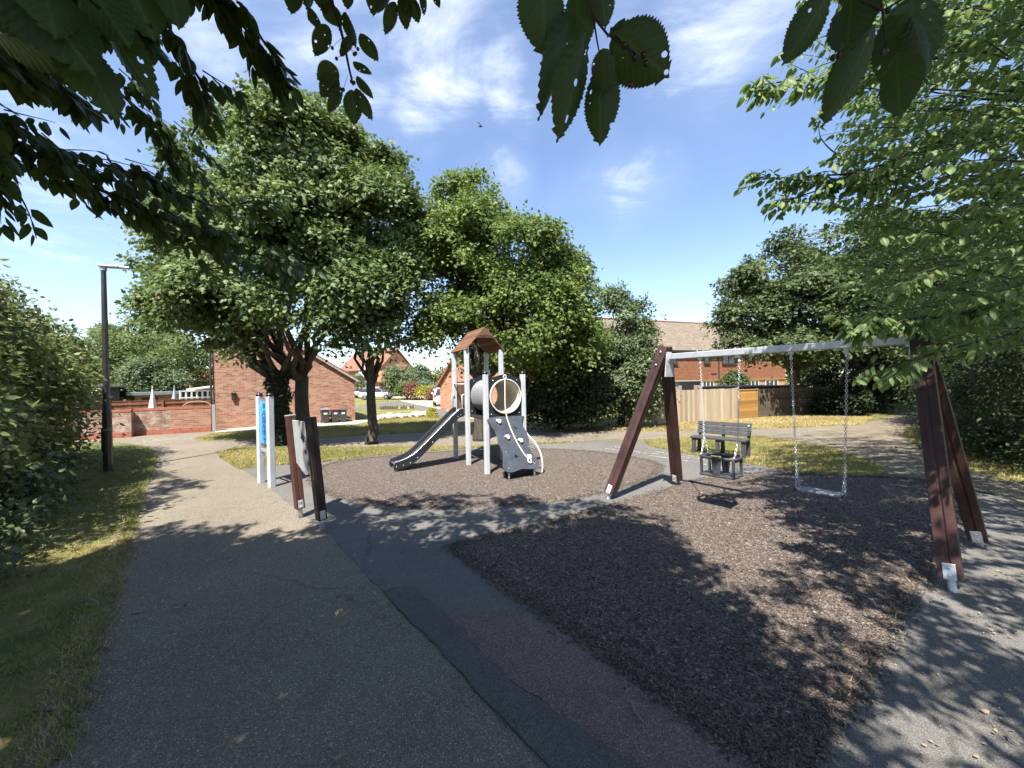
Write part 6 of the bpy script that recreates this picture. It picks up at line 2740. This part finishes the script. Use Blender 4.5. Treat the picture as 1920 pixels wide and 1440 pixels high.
# --- the tree the photographer stands under (left)
cA = world_root('cherry_tree', Vector((-3.2, -2.2, 0)), 'cherry tree whose shaded leafy branches hang in from the upper left', 'tree', 'overhanging cherry trees')
mb = MB()
trunkA = [Vector((-3.2, -2.2, 0)), Vector((-3.15, -2.15, .5)), Vector((-3.1, -2.1, 1.3)), Vector((-3.0, -2.0, 2.3)), Vector((-2.9, -1.9, 3.0))]
mb.tube(trunkA, [.30, .22, .19, .18, .17], 14)
forkA = trunkA[-1]
for e in ((-5.5, 0.0, 4.6), (-3.0, 1.2, 5.0), (-0.8, .6, 5.2), (.6, .3, 4.9), (-1.8, -.5, 5.8), (-4.6, -1.8, 5.4), (-.5, -2.4, 5.2)):
    limb(mb, forkA, e, .10, .03, n=7, wig=.04)
bagA = Leaves()
dense = [at(-250, 1120), at(20, 1075), at(240, 1028), at(330, 1012), at(470, 1015), at(560, 1018), at(640, 1000), at(740, 1018), at(860, 1015), at(960, 1010), at(1090, 985), at(1180, 985), at(1240, 1020), at(1300, 1090), at(1390, 1170), at(1440, 1250), at(1500, 1340), at(1440, 1440),
         Vector((1.6, 1.2, 0)), Vector((.8, .6, 0)), Vector((-4.5, .6, 0)), Vector((-7, 2.5, 0))]
n1_ = shade_spray(bagA, mb, dense, 2500, 22, .125)
fringe = [at(250, 985), at(420, 985), at(560, 1000), at(640, 955), at(760, 925), at(900, 930), at(1060, 940), at(1150, 945), at(1250, 985), at(1300, 1010), at(1240, 1040), at(1100, 1000), at(900, 1010), at(640, 1010), at(420, 1040), at(250, 1050)]
n2_ = shade_spray(bagA, mb, fringe, 170, 20, .115)
fr2 = [at(1190, 990), at(1270, 1005), at(1400, 1110), at(1500, 1230), at(1560, 1330), at(1500, 1350), at(1420, 1240), at(1330, 1140), at(1230, 1050)]
shade_spray(bagA, mb, fr2, 26, 12, .09, (0.1, 2.0), L=.45)
leafpath = [at(295, 915), at(330, 890), at(390, 905), at(330, 935), at(265, 960), at(262, 930)]
n3_ = shade_spray(bagA, mb, leafpath, 26, 20, .115)
# unseen crown added behind the viewpoint to cut sky light
done = 0
while done < 900:
    c = Vector((random.uniform(-9, 3.5), random.uniform(-7, 1.2), random.uniform(3.6, 7.5)))
    g = c + SH * (SUNK * c.z)
    if in_view(c, 150) or (g.y > 3.6 and g.x > 1.0) or g.y > 4.4 or (g.x > 1.1 and g.y > 1.0 and random.random() < .93):
        continue
    a_ = random.uniform(0, 2 * PI)
    cherry_spray(bagA, mb if done % 3 == 0 else None, c, Vector((math.cos(a_), math.sin(a_), -.05)), .6, 22, .13, .35, CHERRY6, .007, droop=.1)
    done += 1
print('canopy A', n1_, n2_, n3_)


def branch_px(mb, bag, P, size, per, L=.30, r0=.016, side=.9, T=CHERRY, hang=.8, jitter=.10):
    """A bough through the given points with leafy shoots along it."""
    pts = smooth_poly([pt(*p) for p in P], 8, False)
    n = len(pts)
    mb.tube(pts, [r0 * (1 - .8 * i / (n - 1)) + .002 for i in range(n)], 6)
    for j in range(per):
        q = random.random() ** .9 * (n - 1)
        i = min(n - 2, int(q))
        c = pts[i].lerp(pts[i + 1], q - i)
        dd = (pts[i + 1] - pts[i]).normalized()
        sd_ = Vector((random.gauss(0, 1), random.gauss(0, 1), random.gauss(-.1, .6)))
        sd_ = (sd_ - dd * sd_.dot(dd)).normalized()
        c = c + Vector((random.gauss(0, jitter), random.gauss(0, jitter), random.gauss(0, jitter * .5)))
        cherry_spray(bag, mb, c, dd * 1.0 + sd_ * side * random.random(), L * random.uniform(.6, 1.2), random.randint(7, 11), size, hang, T, .004)


bagV = Leaves()
branch_px(mb, bagV, [(-260, 90, 1.6), (-60, 200, 1.9), (80, 300, 2.2), (230, 375, 2.5), (380, 440, 2.8), (548, 498, 3.1)], .095, 54, .26, .018, jitter=.085)
branch_px(mb, bagV, [(-200, 170, 1.8), (0, 235, 2.1), (120, 285, 2.3), (260, 330, 2.6), (400, 385, 2.9), (478, 375, 3.1)], .09, 34, .24, .014, jitter=.085)
branch_px(mb, bagV, [(20, -60, 1.9), (130, 90, 2.3), (230, 180, 2.6), (300, 240, 2.9), (345, 300, 3.1)], .085, 34, .26, .012, jitter=.06)
branch_px(mb, bagV, [(180, -120, 1.5), (270, 0, 1.7), (330, 85, 1.8), (375, 150, 1.9), (395, 190, 2.0)], .090, 13, .15, .010, jitter=.02)
branch_px(mb, bagV, [(280, -130, 1.4), (380, -40, 1.55), (450, 30, 1.65), (495, 95, 1.75)], .090, 15, .15, .010, jitter=.02)
branch_px(mb, bagV, [(-160, 150, 1.5), (-60, 250, 1.6), (0, 330, 1.7), (28, 390, 1.8)], .09, 7, .14, .010, jitter=.02)
branch_px(mb, bagV, [(-220, -40, 1.2), (-60, 60, 1.4), (40, 110, 1.6), (100, 150, 1.8)], .095, 18, .18, .012, jitter=.04)
branch_px(mb, bagV, [(-300, -180, 1.2), (0, -60, 1.4), (120, 0, 1.6), (230, 30, 1.8)], .095, 22, .18, .014, jitter=.04)
branch_px(mb, bagV, [(590, -110, 1.3), (615, -20, 1.38), (640, 60, 1.42), (655, 130, 1.45), (662, 160, 1.46)], .082, 0, .1, .006)
bagV.build('leaf_sprays', 'cherry_leaf_shade_tone', cA)
bagA.build('crown', 'cherry_leaf_shade_tone', cA)


def near_leaves(bag, L, Y, hole=False):
    """Single leaves close overhead: (base px, tip px, width px, roll)."""
    for (bx_, by_, tx_, ty_, w, roll, dy) in L:
        B_, T_ = pt(bx_, by_, Y + dy), pt(tx_, ty_, Y + dy + random.uniform(-.02, .03))
        tip = T_ - B_
        size = tip.length
        view = ((B_ + T_) / 2 - Vector((0, 0, EYE))).normalized()
        sdv = tip.cross(view).normalized()
        nr = (-view * math.cos(roll) + sdv * math.sin(roll))
        wd_ = w / F * (Y + dy) / .72
        bag.add(CHERRY_NEAR, [B_], [tip], [nr], [size], [random.uniform(.15, .7)], [wd_])


def berries(L, Y, r=.0045):
    for px, py, ox, oy in L:
        mb = MB()
        p = pt(px, py, Y)
        o_ = pt(ox, oy, Y)
        mb.ball(p, r, 1, 1, 1.15, 8, 6)
        mb.tube([o_, o_.lerp(p, .5) + Vector((0, 0, .002)), p], .0007, 5)
        mb.build('cherry', 'cherry_fruit', cA, smooth=True)


bagN = Leaves()
# centre sprig
near_leaves(bagN, [(1015, -60, 1028, 92, 96, .3, .03), (1085, -40, 1075, 104, 70, -.4, .05), (1098, 60, 1066, 254, 74, .5, .0), (1128, 118, 1119, 257, 68, -.2, .02), (1132, 90, 1134, 172, 46, .2, -.03), (1150, 62, 1254, 138, 108, .15, .0),
                   (1120, -50, 1142, 42, 62, .5, .03), (1140, 66, 1166, 14, 24, .6, .0), (1072, 20, 1047, 215, 60, .9, .06), (1165, 70, 1150, 35, 20, -.5, .0)], .72)
# right sprig
near_leaves(bagN, [(1555, -15, 1484, 110, 64, .3, .0), (1600, -20, 1580, 88, 80, -.3, .03), (1640, 45, 1568, 222, 66, .45, .0), (1712, -10, 1700, 168, 104, .2, .03), (1684, 98, 1676, 208, 66, -.3, -.02), (1620, 40, 1592, 105, 48, .8, .04),
                   (1710, 30, 1755, 130, 46, .7, .02), (1670, 25, 1722, -10, 22, .5, 0), (1590, -60, 1640, 12, 60, .3, .03)], .70)
# big leaves close at the upper left
near_leaves(bagN, [(120, 50, 226, 206, 92, .4, .05), (186, 15, 256, 166, 62, -.5, .08), (15, -60, 160, 100, 130, .2, .0), (-60, 20, 90, 116, 100, -.3, .03), (232, -50, 292, 66, 84, .3, .1), (310, -60, 338, 40, 56, .2, .12), (60, -80, 120, 60, 110, .5, -.02), (-40, -40, 40, 60, 100, .1, 0), (150, -60, 215, 60, 90, -.2, .05)], .58)
# hanging sprig
near_leaves(bagN, [(616, 48, 594, 107, 34, .3, 0), (676, 62, 710, 108, 30, .5, .02), (662, 70, 644, 108, 26, .8, 0), (648, 22, 672, 78, 26, .6, .02), (598, 35, 576, 40, 34, .3, 0), (634, 130, 597, 150, 40, .2, 0), (632, 143, 605, 186, 36, .4, 0),
                   (642, 165, 622, 214, 26, .6, .02), (660, 168, 665, 229, 34, .1, 0), (670, 142, 702, 178, 24, .8, 0), (668, 165, 700, 218, 28, .5, .01), (662, 115, 696, 132, 20, .7, 0), (608, 5, 640, 45, 34, .4, 0), (645, 92, 640, 106, 12, .4, 0), (600, -40, 612, 14, 40, .2, 0), (552, -40, 549, 24, 36, .2, 0)], 1.42)
near_leaves(bagN, [(700, -40, 702, 26, 30, .2, 0), (742, 4, 726, 64, 26, .3, 0), (752, -20, 756, 44, 30, -.3, 0), (770, -10, 786, 36, 28, .4, 0), (795, -20, 800, 24, 18, .6, 0), (735, -30, 716, 24, 24, .5, 0), (812, -20, 822, 8, 14, 0, 0), (650, -40, 655, 12, 30, .4, 0), (580, -50, 585, 12, 34, .6, 0), (770, -40, 764, 20, 30, .2, 0)], 1.4)
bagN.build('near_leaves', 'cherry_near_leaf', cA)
berries([(1182, 158, 1178, 130), (1190, 108, 1160, 75), (1207, 103, 1165, 78), (1211, 119, 1165, 78), (1131, 136, 1140, 90), (1171, 85, 1150, 62)], .72, .0052)
berries([(1562, 108, 1580, 80), (1572, 104, 1582, 80), (1654, 98, 1658, 40), (1660, 96, 1656, 40), (1665, 20, 1655, -10)], .70, .005)
berries([(623, 90, 640, 72), (638, 55, 645, 70), (664, 102, 652, 85), (671, 92, 655, 80), (631, 110, 650, 98), (664, 155, 655, 130), (659, 153, 655, 130), (644, 168, 652, 140), (667, 100, 655, 90)], 1.42, .006)
# twigs carrying the close sprigs
for Pp, r in ((((1090, -120, .74), (1100, -20, .73), (1112, 30, .72), (1140, 66, .72), (1162, 72, .72)), .0034), (((1112, 30, .72), (1120, 80, .72), (1128, 120, .72)), .002), (((1140, 66, .72), (1190, 100, .72)), .0014),
               (((1640, -120, .7), (1645, -30, .7), (1655, 20, .7), (1658, 60, .7), (1660, 98, .7)), .0028), (((1655, 20, .7), (1600, -5, .7), (1560, -15, .7)), .002), (((1655, 20, .7), (1690, 0, .7), (1715, -12, .7)), .002),
               (((60, -160, .5), (120, -40, .56), (186, 15, .62)), .004)):
    mb.tube([pt(*p) for p in Pp], [r * (1 - .5 * i / (len(Pp) - 1)) for i in range(len(Pp))], 7)
mb.build('trunk', 'twig_bark', cA, smooth=True)

# --- the cherry on the right
random.seed(44)
cB = world_root('cherry_tree', Vector((7.2, 1.6, 0)), 'sunlit cherry tree whose leafy boughs fill the right edge above the swing', 'tree', 'overhanging cherry trees')
mb = MB()
trunkB = [Vector((7.2, 1.6, 0)), Vector((7.15, 1.6, .6)), Vector((7.1, 1.65, 1.5)), Vector((7.0, 1.7, 2.4))]
mb.tube(trunkB, [.28, .21, .18, .17], 14)
forkB = trunkB[-1]
for e in ((5.2, 3.2, 3.2), (4.6, 3.6, 4.4), (5.6, 4.6, 4.6), (3.6, 2.0, 5.2), (6.0, .6, 5.0), (4.8, .2, 4.8), (6.6, 3.4, 5.6), (3.0, .8, 4.8)):
    limb(mb, forkB, e, .09, .022, n=7, wig=.04)
bagB = Leaves()
# (leaf region in view: outline, nearest, farthest, sprays)
region = [(1690, 640), (1640, 640), (1620, 560), (1590, 470), (1590, 380), (1480, 395), (1440, 350), (1560, 300), (1600, 215), (1450, 165), (1500, 90), (1510, 0), (1540, -160), (2150, -160), (2150, 620), (1920, 645), (1760, 640), (1720, 650)]
cnt = 0
bl = []
while cnt < 860:
    px, py = random.uniform(1420, 2150), random.uniform(-160, 700)
    if not inside(region, px, py):
        continue
    # thinner towards the left tips
    if px < 1640 and random.random() < .45:
        continue
    near = 2.3 if px > 1700 and py < 560 else 3.2
    Y = random.uniform(near, 4.6)
    c = pt(px, py, Y)
    d = Vector((-1, random.uniform(-.35, .25), random.uniform(-.25, .45)))
    L = random.uniform(.35, .7)
    bl.append(cherry_spray(bagB, mb, c - d.normalized() * L * .5, d, L, random.randint(11, 17), .080, .75, CHERRY, .005, (.15, .95), .3)[0])
    cnt += 1
cnt = 0
while cnt < 680:
    px, py = random.uniform(1600, 2150), random.uniform(-120, 650)
    if not inside(region, px, py):
        continue
    c = pt(px, py, random.uniform(4.4, 6.6))
    d = Vector((-1, random.uniform(-.35, .25), random.uniform(-.25, .45)))
    L = random.uniform(.5, .8)
    cherry_spray(bagB, mb, c - d.normalized() * L * .5, d, L, random.randint(13, 18), .10, .7, CHERRY, .006, (.2, .95), .3)
    cnt += 1
# long boughs that reach out to the left
branch_px(mb, bagB, [(1900, 60, 3.4), (1750, 110, 3.4), (1600, 150, 3.4), (1500, 150, 3.3), (1420, 160, 3.2)], .09, 40, .22, .014, jitter=.05)
branch_px(mb, bagB, [(1900, 220, 3.8), (1750, 270, 3.8), (1620, 320, 3.8), (1520, 330, 3.7), (1430, 335, 3.7)], .085, 40, .25, .013, jitter=.05)
branch_px(mb, bagB, [(1800, 290, 3.9), (1680, 330, 3.9), (1560, 350, 3.8), (1450, 385, 3.8)], .085, 26, .22, .012, jitter=.05)
branch_px(mb, bagB, [(1640, 330, 3.9), (1570, 290, 3.9), (1540, 260, 3.9), (1535, 232, 3.9)], .08, 7, .10, .007, jitter=.02)
branch_px(mb, bagB, [(2000, 600, 2.8), (1880, 630, 2.75), (1780, 655, 2.7), (1710, 675, 2.65), (1665, 690, 2.6)], .085, 26, .22, .012, jitter=.05)
branch_px(mb, bagB, [(1900, 560, 3.0), (1800, 590, 2.9), (1700, 600, 2.85), (1610, 610, 2.8)], .09, 34, .22, .012, jitter=.05)
for k in range(10):
    a = random.choice(bl)
    limb(mb, forkB.lerp(Vector((6.0, 3.0, 3.8)), random.random()), a, .03, .007, n=6, wig=.03, sides=6)
# crown above and beyond the picture
dap = [at(1420, 915), at(1470, 890), at(1650, 890), at(1800, 890), at(2000, 960), at(2200, 1100), at(2200, 1500), at(1950, 1500), at(1560, 1440), at(1500, 1330), at(1540, 1200), at(1440, 1110), at(1500, 1020), at(1470, 960)]
n4_ = shade_spray(bagB, mb, dap, 520, 14, .092, (0.1, 2.4), keep=lambda x, y: mnoise.noise(Vector((x * 2.3, y * 2.3, 3.1))) > (-.08 if y > 3.2 else -.22), L=.45)
dk = [at(1480, 935), at(1560, 905), at(1700, 905), at(1770, 940), at(1770, 1000), at(1660, 1040), at(1540, 1010)]
n5_ = shade_spray(bagB, mb, dk, 40, 14, .092, (0.1, 2.4), L=.45, keep=lambda x, y: mnoise.noise(Vector((x * 2.1, y * 2.1, 7.7))) > -.05)
right2 = [at(1560, 870), at(1700, 850), at(1900, 880), at(2100, 960), at(1900, 950), at(1700, 905)]
n6_ = shade_spray(bagB, mb, right2, 90, 18, .105, (0.1, 1.6))
print('canopy B', n4_, n5_, n6_)
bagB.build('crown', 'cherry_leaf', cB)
mb.build('trunk', 'twig_bark', cB, smooth=True)

# unseen hedge bank added behind the viewpoint to block sky light
hedge('hedge', 'unseen tall hedge added behind the cherry trees to block sky light', 'hedge', [Vector((-14, -6, 0)), Vector((-5, -9, 0)), Vector((5, -9, 0)), Vector((14, -5, 0))], 4.5, 1.6, 'dark_leaf', 900, 26, .22, spread=.4, stems=10, sub=.9)

# a small bird high up
bp = pt(901, 237, 30)
b = MB()
b.ball(bp, .09, 1.8, .8, .7, 8, 6)
b._add([bp + Vector((0, 0, .02)), bp + Vector((-.10, -.1, .22)), bp + Vector((-.28, -.2, .20)), bp + Vector((.12, .02, .02))], [(0, 1, 2, 3)])
b._add([bp + Vector((0, 0, .02)), bp + Vector((.02, .1, .24)), bp + Vector((-.1, .26, .24)), bp + Vector((.12, .02, .02))], [(0, 1, 2, 3)])
bird = b.build('bird', 'bird_dark')
tag(bird, 'tiny dark bird flying in the blue sky above the bright tree', 'bird')

# ================================================================== RENDER SETTINGS
scene.view_settings.view_transform = 'Standard'
scene.view_settings.look = 'None'
scene.view_settings.exposure = 1.4
scene.view_settings.gamma = 1.0
scene.cycles.max_bounces = 8
scene.cycles.diffuse_bounces = 4
scene.cycles.glossy_bounces = 3
scene.cycles.transmission_bounces = 5
scene.cycles.transparent_max_bounces = 4
scene.cycles.caustics_reflective = False
scene.cycles.caustics_refractive = False
scene.cycles.use_adaptive_sampling = True
scene.cycles.adaptive_threshold = 0.015
scene.cycles.sample_clamp_indirect = 6.0
scene.cycles.use_denoising = True
